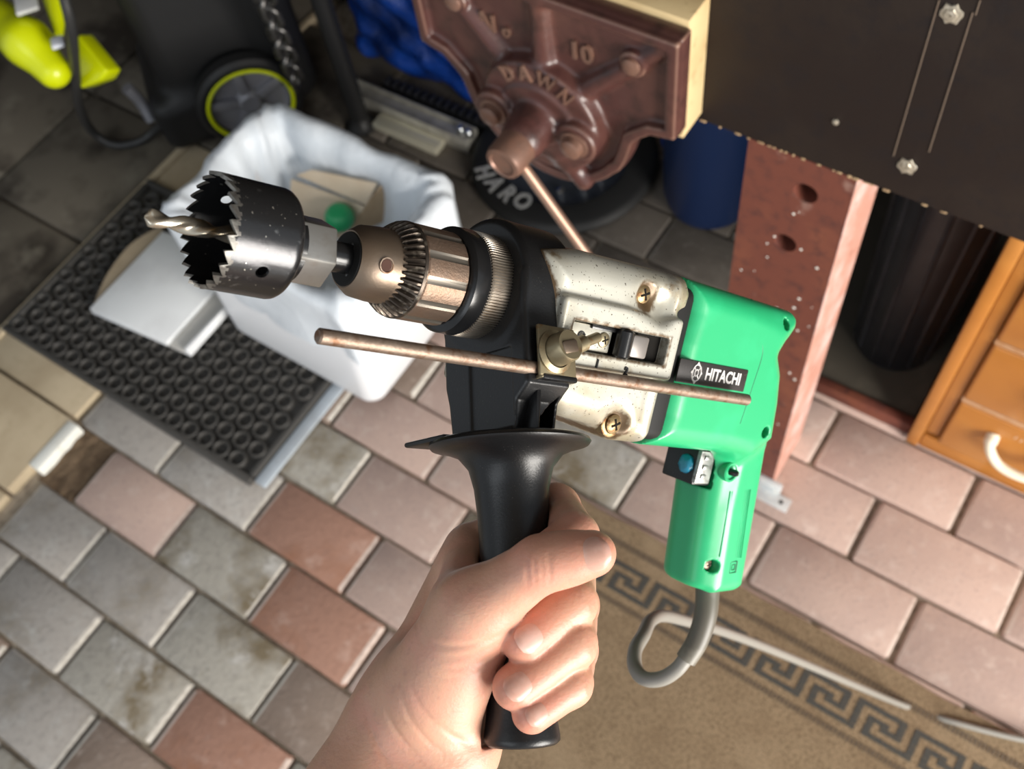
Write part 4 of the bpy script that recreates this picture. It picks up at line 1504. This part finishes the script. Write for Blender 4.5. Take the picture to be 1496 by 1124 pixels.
VIEW = np.array([-.649, -.199, .735])
for nm, wd, ln in (('middle', .0060, .0064), ('ring', .0058, .0062), ('pinky', .0047, .0052)):
    J, Rr = FING[nm]
    o_ = norm(np.array([J[3][0] - HA.x, 0, J[3][2]])) * 1.0
    nail(J[2], J[3], o_, Rr[3] * 1.0, wd, ln, .0005)
nail(TH[2], TH[3], _v + np.array([0, .12, 0]), .0090, .0074, .0080, -.0012)


# ------------------------------------------------------------------ cast-iron bench vice on the front panel
IRON = mat('red_oxide_iron', (.072, .028, .024), .36, spec=.5, coat=.15, var=[(18, (.10, .042, .032), .45, .7), (45, (.042, .019, .016), .5, .72), (30, (.20, .115, .075), .68, .80)], bump=(120, .35, .0016), edge=((.27, .155, .11), .52, .57))
IRONL = mat('worn_iron', (.20, .115, .085), .38, metal=.35, var=[(60, (.25, .13, .09), .45, .7)], bump=(200, .25, .0008))
BRIGHTBAR = mat('worn_bar_steel', (.30, .19, .14), .38, metal=.5, var=[(70, (.30, .175, .12), .5, .7)], bump=(250, .2, .0005))
LINER = mat('pale_pine_liner', (.62, .47, .25), .6, var=[(12, (.50, .35, .17), .45, .7), (60, (.38, .25, .12), .6, .75)], bump=(120, .2, .001))
vx, vz = -.4715, .738
M_V = Matrix(((1, 0, 0, vx), (0, 0, -1, .6405), (0, 1, 0, 0), (0, 0, 0, 1)))
vice = empty('bench_vice', matrix=M_V)
tag(vice, 'reddish-brown cast-iron woodworking vice fixed to the dark bench front', 'vice')


def vloc(px, py, y):
    p = PY(px, py, y); return (p.x - vx, p.z)


BOSS = [(.107, .848), (-.098, .846)]


def f_vice(X, Y, Z):
    pts = [(.155, .892), (-.155, .892), (-.155, .774), (-.128, .766), (-.104, .742), (-.085, .70), (.085, .70), (.104, .744), (.128, .766), (.155, .772)]
    d2 = smin(s_poly(X, Y, pts), np.sqrt(X ** 2 + (Y - vz) ** 2) - .099, .02)
    d2 = np.broadcast_to(d2, np.broadcast(X, Y, Z).shape)
    plate = s_extr(d2, Z, -.010, .0035, .002)
    rim = s_extr(np.abs(d2 + .006) - .006, Z, -.010, .0135, .003)
    d = smin(plate, rim, .005)
    hub = s_extr(np.sqrt(X ** 2 + (Y - vz) ** 2) - .072, Z, -.01, .0225, .005)
    d = smin(d, hub, .006)
    hub2 = s_extr(np.sqrt(X ** 2 + (Y - vz + .004) ** 2) - .050, Z, .0, .026, .004)
    d = smin(d, hub2, .003)
    for (bx, bz) in BOSS:
        n = np.array([bx, bz - vz]); n = n / np.linalg.norm(n)
        d = smin(d, s_caps(X, Y, Z, (n[0] * .05, vz + n[1] * .05, .004), (bx * 1.34, vz + (bz - vz) * 1.30, .002), .0125, .0075), .006)
        d = smin(d, s_extr(np.sqrt((X - bx) ** 2 + (Y - bz) ** 2) - .0145, Z, -.002, .0125, .003), .003)
    d = smin(d, s_caps(X, Y, Z, (0.003, vz + .05, .005), (0.003, .888, .004), .0135, .0095), .006)
    # ears that carry the guide bars
    for sx in (-1, 1):
        d = smin(d, s_extr(np.sqrt((X - sx * .051) ** 2 + (Y - vz + .002) ** 2) - .024, Z, .0, .034, .004), .004)
    d = smin(d, s_caps(X, Y, Z, (0, vz, .0), (0, vz, .052), .029, .0245), .008)
    d = smin(d, s_caps(X, Y, Z, (.02, vz - .05, .01), (.045, vz - .085, .012), .014, .010), .008)
    return d


sdf_obj('front_jaw', f_vice, (-.162, .628, -.014), (.162, .899, .092), .0019, IRON, vice, 1)
mb = MB(); mb.box((-.153, .752, -.0505), (.153, .900, -.0105), .0015); mb.build('jaw_liner', LINER, vice)
for (bx, bz) in BOSS:
    mb = MB(); mb.lathe([(.0098, .0118), (.0090, .0155), (.0055, .0172), (0, .0174)], (bx, bz, 0), (0, 0, 1), 22); mb.build('coach_bolt', IRONL, vice)
for sx in (-1, 1):
    mb = MB(); mb.lathe([(.0165, .033), (.0165, .036), (.0120, .0365), (.0120, .044), (.0095, .046), (.0, .0462)], (sx * .051, vz - .002, 0), (0, 0, 1), 30); mb.build('guide_bar_nut', IRONL, vice)
    mb = MB(); mb.rod((sx * .051, vz - .002, -.30), (sx * .051, vz - .002, -.052), .0115, .001, 24); mb.build('guide_bar', STEELR, vice)
mb = MB(); mb.lathe([(.0235, .050), (.0205, .052), (.0200, .056), (.0212, .060), (.0214, .088), (.0195, .0935), (.0150, .0945), (.0140, .0925), (0, .0925)], (0, vz, 0), (0, 0, 1), 40)
scr = mb.build('screw_head', IRONL, vice)
b0 = Vector((*vloc(754, 229, .566), .0745)); b1 = Vector((*vloc(845, 355, .566), .0745))
bd = (b1 - b0).normalized()
mb = MB(); mb.rod(b0 - bd * .018, b1 + bd * .12, .0060, .0008, 24); bar = mb.build('tommy_bar', BRIGHTBAR, vice)
mb = MB(); mb.lathe([(.0056, 0), (.0085, .002), (.0085, .008), (.006, .010), (0, .010)], b1 + bd * .118, bd, 20); mb.build('bar_end', BRIGHTBAR, bar)
# raised lettering
for txt, px, py, sz in (('N', 714, 32, .030), ('o', 741, 44, .022), ('10', 850, 76, .030)):
    lx, lz = vloc(px, py, .637)
    me = text_mesh(txt, sz, .0016, .0006, Matrix.Translation((lx, lz, .0050)), xs=.85 if txt != '10' else .95)
    join_meshes('raised_number', [me], IRONL, vice)
ms = []
for i, chh in enumerate('DAWN'):
    an = math.radians([122, 100, 76, 53][i])
    ms.append(text_mesh(chh, .0255, .0016, .0007, Matrix.Translation((.0605 * math.cos(an), vz + .0605 * math.sin(an), .0238)) @ Matrix.Rotation(an - math.pi / 2, 4, 'Z'), xs=.8))
join_meshes('raised_lettering', ms, IRONL, vice)

# ------------------------------------------------------------------ white bin with a liner bag
BAGM = mat('white_bag_film', (.76, .81, .86), .42, spec=.5, var=(12, (.68, .73, .78), .45, .7), bump=(40, .35, .006))
BINM = mat('white_bin_plastic', (.74, .75, .77), .4, spec=.5)
bx0, bx1, by0, by1 = -1.205, -.795, .505, .80
bin_ = empty('waste_bin', ((bx0 + bx1) / 2, (by0 + by1) / 2, 0))
tag(bin_, 'white rectangular bin lined with a white bag folded over its rim', 'bin')


def rrect(hx, hy, r, n=10):
    out = []
    for cx, cy, a0 in ((hx - r, hy - r, 0), (-hx + r, hy - r, 90), (-hx + r, -hy + r, 180), (hx - r, -hy + r, 270)):
        for k in range(n + 1):
            a = math.radians(a0 + 90 * k / n)
            out.append((cx + r * math.cos(a), cy + r * math.sin(a)))
    return out


def loop_mesh(name, levels, wob=None, cap=True):
    """levels: (hx, hy, r, z, ox, oy)"""
    bm = bmesh.new(); rings = []
    for li, (hx, hy, r, z, ox, oy) in enumerate(levels):
        ring = []
        pts = rrect(hx, hy, r)
        # resample edges
        full = []
        for a, b in zip(pts, pts[1:] + pts[:1]):
            L_ = math.dist(a, b); nn = 12 if L_ > .05 else 1
            for k in range(nn): full.append((a[0] + (b[0] - a[0]) * k / nn, a[1] + (b[1] - a[1]) * k / nn))
        for k, (x, y) in enumerate(full):
            dx = dy = dz = 0
            if wob: dx, dy, dz = wob(li, k, len(full), x, y, z)
            ring.append(bm.verts.new((x + ox + dx, y + oy + dy, z + dz)))
        rings.append(ring)
    for A, B in zip(rings[:-1], rings[1:]):
        n = len(A)
        for k in range(n): bm.faces.new((A[k], A[(k + 1) % n], B[(k + 1) % n], B[k]))
    if cap: bm.faces.new(rings[-1])
    bmesh.ops.recalc_face_normals(bm, faces=bm.faces[:])
    me = bpy.data.meshes.new(name); bm.to_mesh(me); bm.free(); smooth_by_angle(me, 3.14)
    return me


hx, hy = (bx1 - bx0) / 2, (by1 - by0) / 2
lv = [(hx - .034, hy - .004, .03, .0215, .040, -.030), (hx - .032, hy - .002, .032, .03, .040, -.030), (hx - .006, hy - .004, .04, .240, .006, -.003), (hx - .012, hy - .010, .035, .240, .006, -.003), (hx - .038, hy - .012, .028, .035, .040, -.030)]
link_mesh('body', loop_mesh('body', [(hx - .05, hy - .025, .02, .0215, .040, -.030)] + lv), BINM, bin_)


def wob(li, k, n, x, y, z):
    a = 2 * math.pi * k / n
    amp = [.010, .006, .005, .006, .007, .010, .014, .016][min(li, 7)]
    s = math.sin(a * 9 + li * .7) * .5 + math.sin(a * 17 + 1.3 - li * .5) * .35 + math.sin(a * 31 + li) * .2
    L_ = math.hypot(x, y) + 1e-6
    return (x / L_ * s * amp, y / L_ * s * amp, math.sin(a * 7 + li * .8) * amp * .5 + math.sin(a * 23) * amp * .18)


blv = [(hx + .002, hy + .004, .042, .135, .020, -.012), (hx + .003, hy + .004, .042, .175, .014, -.008), (hx + .006, hy + .006, .042, .235, .004, -.002), (hx + .008, hy + .008, .042, .258, 0, 0),
       (hx + .000, hy + .000, .042, .276, 0, 0), (hx - .018, hy - .018, .042, .276, 0, 0), (hx - .035, hy - .034, .042, .250, 0, 0), (hx - .044, hy - .042, .05, .19, 0, 0), (hx - .060, hy - .055, .05, .12, 0, 0), (hx - .085, hy - .075, .04, .075, 0, 0)]
link_mesh('liner_bag', loop_mesh('liner_bag', blv, wob), BAGM, bin_)
# what lies in the bin
CARD = mat('brown_card', (.50, .36, .22), .8, var=(20, (.42, .29, .17), .45, .7))
CARDL = mat('pale_card', (.66, .55, .41), .8, var=(15, (.60, .48, .34), .45, .7))


def sheet(name, quad, th, material, parent=None):
    a, b, c, d = [Vector(p) for p in quad]
    nrm = (b - a).cross(d - a).normalized()
    mb = MB(); mb.prism([a, b, c, d], nrm * th, bevel=min(.001, th * .3)); return mb.build(name, material, parent)


cb = empty('card_box', P(470, 300, .15))
tag(cb, 'torn pale cardboard box stuffed into the lined white bin', 'box')
im = Matrix.Translation(-cb.location)


def pl(name, pts, th, m_):
    o = sheet(name, pts, th, m_, cb); o.matrix_local = im; return o


pl('flap', [P(432, 256, .215), P(455, 248, .23), P(550, 268, .235), P(535, 300, .20)], .003, CARDL)
pl('side_panel', [P(425, 262, .205), P(533, 302, .198), P(500, 350, .12), P(420, 330, .12)], .003, CARDL)
pl('end_panel', [P(537, 299, .200), P(558, 272, .225), P(575, 318, .13), P(505, 350, .122)], .003, CARD)
gb = bmesh.new(); bmesh.ops.create_uvsphere(gb, u_segments=24, v_segments=14, radius=.026)
for v in gb.verts:
    if v.co.z > .019: v.co.z = .019 + (v.co.z - .019) * .3
me = bpy.data.meshes.new('lid'); gb.to_mesh(me); gb.free(); smooth_by_angle(me, .8)
gl = link_mesh('bottle_cap', me, mat('green_plastic_lid', (.02, .33, .12), .4)); gl.location = P(496, 318, .19)
tag(gl, 'round green plastic lid among the card in the white bin', 'lid')

# ------------------------------------------------------------------ white carton on the mat
CARTON = mat('white_card', (.86, .88, .89), .55, var=(9, (.74, .75, .76), .45, .7))
cA, cB, cD, cE, cG = P(130, 452, .036), P(243, 503, .036), P(238, 338, .036), P(275, 515, .036), P(352, 438, .036)
cC = cB + (cD - cA) * 1.02; cF = cE + (cD - cA) * 1.02
ctn = empty('white_carton', ((cA.x + cE.x) / 2, (cA.y + cD.y) / 2, .0207))
tag(ctn, 'flattened white card carton lying on the black ring mat', 'carton')
ci = Matrix.Translation(-ctn.location)


def cbox(name, quad, z0, z1, m_, bev=.002):
    mb = MB(); mb.prism([(p.x, p.y, z0) for p in quad], (0, 0, z1 - z0), bevel=bev); return mb.build(name, m_, ctn, matrix=ci)


cbox('tray', [cA, cE, cF, cD], .0207, .0262, CARTON, .001)
cbox('lid_panel', [cA, cB, cC, cD], .0264, .0385, CARTON, .004)
u_ = (cE - cB)
cbox('side_channel', [cB + u_ * .02, cB + u_ * .80, cC + u_ * .80, cC + u_ * .02], .0264, .0300, mat('shaded_card', (.56, .54, .50), .7), .0008)  # channel's shade put into the card's grey
cbox('side_lip', [cB + u_ * .81, cE, cF, cC + u_ * .99], .0264, .0420, CARTON, .002)
bp = spline([P(143, 432, .03), P(160, 398, .03), P(192, 358, .03), P(236, 330, .03)], 6)
mb = MB(); mb.prism([(p.x, p.y, .0207) for p in bp] + [(cD.x - .001, cD.y, .0207), (cA.x - .001, cA.y + .01, .0207)], (0, 0, .012)); mb.build('curved_flap', mat('tan_card', (.40, .32, .22), .8, var=(15, (.33, .26, .17), .45, .7)), ctn, matrix=ci)

# ------------------------------------------------------------------ pressure washer in the far corner
LIME = mat('lime_shell', (.62, .70, .0), .32, spec=.5, coat=.2)
WBLK = mat('washer_black', (.012, .012, .0125), .5, spec=.4, bump=(60, .2, .002))
GREYP = mat('grey_plastic', (.24, .24, .265), .4, metal=.3)
wc = P(365, 146, .108)
aw = Vector((.8, -.6, 0)); fw = Vector((.6, .8, 0)); zw = Vector((0, 0, 1))
M_W = Matrix(((aw.x, fw.x, 0, wc.x), (aw.y, fw.y, 0, wc.y), (0, 0, 1, 0), (0, 0, 0, 1)))
wash = empty('pressure_washer', matrix=M_W)
tag(wash, 'black and lime pressure washer with a lime-ringed wheel in the corner', 'pressure washer')
WI = M_W.inverted()


def f_wash(X, Y, Z):
    d = s_box(X, Y, Z, (-.150, -.005, .26), (.115, .150, .25), .05)
    d = smin(d, s_box(X, Y, Z, (-.150, .03, .62), (.085, .10, .22), .05), .05)
    d = smin(d, s_box(X, Y, Z, (-.145, -.12, .075), (.125, .075, .065), .03), .03)
    d = smin(d, s_caps(X, Y, Z, (-.045, .085, .18), (-.045, .075, .70), .035, .03), .03)
    return d


sdf_obj('body', f_wash, (-.30, -.22, .002), (.0, .19, .88), .008, WBLK, wash, 1)


def wl_(px, py, z): return np.array(WI @ P(px, py, z))


LA = [wl_(-30, 10, .36), wl_(40, 62, .36), wl_(78, 104, .33)]


def f_lime(X, Y, Z):
    d = smin(s_caps(X, Y, Z, LA[0], LA[1], .042, .040), s_caps(X, Y, Z, LA[1], LA[2], .040, .030), .02)
    return d


lo = np.min(LA, 0) - .06; hi = np.max(LA, 0) + .06
lime = sdf_obj('lime_hood', f_lime, lo, hi, .005, LIME, wash, 1)
a_, b_ = wl_(80, -10, .37), wl_(86, 50, .345)
mb = MB(); mb.tube(spline([a_, (np.array(a_) + b_) / 2, b_], 4), .02, 14, radii=[.024 - .002 * i for i in range(9)]); mb.build('lime_grip', LIME, wash)
c3 = [wl_(112, 50, .33), wl_(156, 104, .30), wl_(148, 118, .28), wl_(116, 130, .26)]
mb = MB(); mb.prism([tuple(p) for p in c3], (-.03, .02, -.03), bevel=.006, seg=3); mb.build('lime_wedge', LIME, wash)
mb = MB(); q0 = wl_(84, 62, .385); mb.box(q0 - np.array([.013, .011, .004]), q0 + np.array([.013, .011, .004]), .003, M=None); mb.build('white_badge', mat('white_badge', (.75, .78, .85), .4), wash)
mb = MB(); q0 = wl_(38, 2, .415); mb.box(q0 - np.array([.03, .02, .004]), q0 + np.array([.03, .02, .004]), .003); mb.build('white_badge', mat('white_badge', (.7, .7, .68), .4), wash)
for px, py, z, rx, rz in ((277, 153, .11, .022, .018), (252, 188, .055, .018, .014), (270, 196, .045, .02, .012)):
    q0 = wl_(px, py, z)
    bm = bmesh.new(); bmesh.ops.create_uvsphere(bm, u_segments=16, v_segments=10, radius=1)
    for v in bm.verts: v.co = Vector(q0) + Vector((v.co.x * .010, v.co.y * rx, v.co.z * rz))
    me = bpy.data.meshes.new('lime_foot'); bm.to_mesh(me); bm.free(); smooth_by_angle(me, 3.14)
    link_mesh('lime_foot', me, LIME, wash)
# wheel
mb = MB(); mb.lathe([(.079, -.022), (.098, -.022), (.1065, -.014), (.1065, .010), (.098, .018), (.088, .018), (.079, .012)], (0, 0, .108), (1, 0, 0), 48, close=False)
wh = mb.build('wheel', WBLK, wash)
mb = MB(); mb.tube([(.0165, .0845 * math.cos(k / 48 * 2 * math.pi), .108 + .0845 * math.sin(k / 48 * 2 * math.pi)) for k in range(48)], .0045, 8, closed=True); mb.build('lime_ring', LIME, wh)
mb = MB()
mb.lathe([(0, .012), (.018, .014), (.024, .010), (.030, .0), (.070, -.002), (.080, .006), (.080, -.008), (.0, -.010)], (0, 0, .108), (1, 0, 0), 40)
for k in range(5):
    a = 2 * math.pi * k / 5 + .4
    q = Matrix.Translation((0, 0, .108)) @ Matrix.Rotation(a, 4, 'X')
    mb.box((-.004, .02, -.010), (.010, .076, .010), .003, M=q)
mb.build('wheel_disc', GREYP, wh)
# hose loop
hp = [P(92, -10, .52), P(104, 40, .46), P(110, 100, .33), P(115, 150, .18), P(133, 190, .06), P(165, 211, .016), P(200, 208, .016), P(225, 192, .03), P(245, 172, .08)]
mb = MB(); mb.tube([WI @ p for p in spline(hp, 6)], .009, 12); mb.build('hose', mat('black_hose', (.03, .03, .03), .45), wash)
mb = MB(); hq = spline([P(185, 128, .16), P(205, 148, .12), P(222, 176, .08)], 4); mb.tube([WI @ p for p in hq], .012, 10); mb.build('lance', GREYP, wash)

# ------------------------------------------------------------------ chain hanging in the dark corner
CHAINM = mat('dull_chain', (.17, .165, .16), .32, metal=.85, var=(80, (.10, .09, .08), .45, .7))
p0, p1 = P(372, -40, .50), P(432, 116, .16)
chain = empty('chain', p1)
tag(chain, 'dull steel chain hanging beside the lime-ringed wheel', 'chain')
nl = 12
axd = (p1 - p0).normalized()
sdv = axd.orthogonal().normalized(); up2 = axd.cross(sdv)
base_link = None
for i in range(nl):
    c = p0.lerp(p1, i / (nl - 1)) - p1
    if base_link is None:
        pts = []
        for k in range(20):
            a = 2 * math.pi * k / 20
            x = .017 * math.cos(a); y = .016 * math.sin(a) + (.010 if math.sin(a) > 0 else -.012)
            pts.append((x, 0, y))
        mb = MB(); mb.tube(pts, .0045, 8, closed=True)
        base_link = mb.mesh('link', 3.14); base_link.materials.append(CHAINM)
    o = bpy.data.objects.new('link', base_link); COL.objects.link(o); o.parent = chain
    q = axd.to_track_quat('Z', 'Y') @ Quaternion((0, 0, 1), (math.pi / 2 if i % 2 else 0) + .6 + .15 * math.sin(i * 2.1))
    o.matrix_local = Matrix.Translation(c) @ q.to_matrix().to_4x4()

# upright post, rails, wheel, bags and tub behind the drill
post = empty('upright_post', (-1.232, 1.008, 0))
tag(post, 'black upright post behind the white bin, right of the chain', 'post')
mb = MB(); mb.rod((0, 0, .004), (0, 0, 1.2), .019, .002, 20); mb.build('tube', WBLK, post)
mb = MB(); mb.lathe([(.032, 0), (.032, .006), (.024, .012), (.0195, .03)], (0, 0, 0), (0, 0, 1), 24); mb.build('foot', WBLK, post)

ALU = mat('brushed_aluminium', (.55, .53, .47), .32, metal=.55, var=(40, (.40, .38, .33), .45, .7))
rail = empty('aluminium_rail', (-1.09, 1.06, 0))
tag(rail, 'long aluminium rail lying on the pavers under the vice', 'rail')
ri = Matrix.Translation(-rail.location)
rail.location.z = .0005
mb = MB(); mb.box((-1.30, 1.046, .001), (-.985, 1.086, .032), .002)
mb.box((-1.30, 1.0462, .032), (-.985, 1.052, .038), .001); mb.box((-1.30, 1.080, .032), (-.985, 1.0858, .038), .001)
mb.build('channel', ALU, rail, matrix=ri)
mb = MB(); mb.box((-1.203, 1.010, .001), (-1.04, 1.0445, .020), .003); mb.build('end_plate', mat('bright_aluminium', (.82, .78, .62), .25, metal=.5), rail, matrix=ri)
for dx in (0, .02):
    mb = MB(); mb.lathe([(.009, 0), (.009, .012), (.006, .016), (0, .0165)], (-1.012 + dx, 1.066, .032), (0, 0, 1), 14); mb.build('chrome_stud', RINGM, rail, matrix=ri)
rk = empty('toothed_rack', (-1.05, 1.115, 0))
tag(rk, 'dark toothed rail lying just behind the aluminium rail', 'rail')
mb = MB(); mb.box((-.19, -.012, .001), (.10, .010, .030), .002); mb.build('bar', WBLK, rk)
tooth = None
for k in range(15):
    if tooth is None:
        mb = MB(); mb.box((-.006, -.014, .0305), (.006, .009, .040), .002); tooth = mb.mesh('tooth'); tooth.materials.append(mat('rack_tooth', (.03, .03, .035), .4, metal=.5))
    o = bpy.data.objects.new('tooth', tooth); COL.objects.link(o); o.parent = rk; o.location = (-.18 + k * .019, 0, 0)

whl = empty('scooter_wheel', (-.800, 1.115, 0))
tag(whl, 'black rubber wheel with silver lettering lying flat under the vice', 'wheel')
RT = .185
mb = MB()
mb.lathe([(RT - .060, .010), (RT - .055, .003), (RT - .018, .001), (RT - .004, .008), (RT, .016), (RT - .004, .025), (RT - .014, .031), (RT - .055, .032), (RT - .061, .026)], (0, 0, 0), (0, 0, 1), 56, close=False)
tyre = mb.build('tyre', mat('tyre_rubber', (.013, .013, .013), .6, bump=(90, .3, .001)), whl)
mb = MB(); mb.lathe([(0, .024), (.035, .026), (.045, .022), (RT - .066, .022), (RT - .058, .026), (RT - .058, .012), (0, .008)], (0, 0, 0), (0, 0, 1), 48)
disc = mb.build('disc', mat('slate_disc', (.07, .08, .10), .4, metal=.3, var=(20, (.04, .045, .055), .45, .7)), whl)
ms = []
for chh, px, py in (('H', 707, 251), ('A', 722, 268), ('R', 741, 283), ('O', 763, 294)):
    q0 = P(px, py, .033) - whl.location
    an = math.atan2(q0.y, q0.x)
    ms.append(text_mesh(chh, .050, .0010, .0015, Matrix.Translation((q0.x, q0.y, .0322)) @ Matrix.Rotation(an + math.pi / 2, 4, 'Z'), xs=.85))
join_meshes('silver_lettering', ms, mat('silver_print', (.62, .62, .60), .4, metal=.3), tyre)
for an in (-62, -35, -10, 40, 150):
    a = math.radians(an)
    mb = MB(); mb.lathe([(.008, .020), (.008, .028), (.005, .030), (0, .030)], ((RT - .095) * math.cos(a), (RT - .095) * math.sin(a), 0), (0, 0, 1), 14); mb.build('bolt', RINGM, disc)
mb = MB(); mb.lathe([(.022, .024), (.022, .038), (.014, .042), (0, .042)], (0, 0, 0), (0, 0, 1), 24); mb.build('hub_cap', GREYP, disc)

BLUE = mat('blue_bag_film', (.006, .04, .24), .28, spec=.6, var=(9, (.003, .016, .09), .45, .65), bump=(22, .8, .012))


def crumple(seedv, c, h, r):
    def f(X, Y, Z):
        d = s_box(X, Y, Z, c, h, r)
        return d + .010 * np.sin(X * 38 + seedv + 2 * np.sin(Z * 31)) * np.sin(Y * 33 + 1.5 * np.sin(X * 29)) + .006 * np.sin(Z * 70 + X * 50 + seedv)
    return f


bb = sdf_obj('blue_bag', crumple(.4, (-1.19, 1.285, .17), (.175, .125, .17), .05), (-1.42, 1.12, .002), (-.96, 1.45, .40), .008, BLUE, None, 1)
tag(bb, 'crumpled blue plastic bag standing behind the rails, left of the vice', 'bag')
bb2 = sdf_obj('blue_bag', crumple(2.1, (-.624, 1.262, .13), (.014, .045, .125), .014), (-.70, 1.14, .002), (-.58, 1.33, .30), .006, BLUE, None, 1)
tag(bb2, 'small glossy blue bag squeezed between the wheel and the navy tub', 'bag')
nt_ = empty('navy_tub', (-.510, 1.165, 0))
tag(nt_, 'navy blue plastic tub on the pavers left of the bench leg', 'tub')
NAVY = mat('navy_plastic', (.006, .016, .055), .35, spec=.5)
mb = MB(); mb.lathe([(0, .002), (.060, .002), (.078, .012), (.086, .04), (.096, .50), (.093, .50), (.080, .03), (0, .02)], (0, 0, 0), (0, 0, 1), 44, close=False); mb.build('body', NAVY, nt_)
mb = MB(); mb.lathe([(.095, .488), (.103, .492), (.103, .512), (.092, .512)], (0, 0, 0), (0, 0, 1), 44, close=False); mb.build('rim', NAVY, nt_)
cr = empty('added_dark_crate', (-1.62, 1.42, 0))  # crate added only to make the back corner dark
tag(cr, 'black crate added to darken the back corner behind the pressure washer', 'crate')
mb = MB(); mb.box((-.17, -.13, .002), (.17, .13, .46), .02, 3); mb.build('body', WBLK, cr)
mb = MB(); mb.box((-.18, -.14, .462), (.18, .14, .49), .01, 3); mb.build('lid', WBLK, cr)
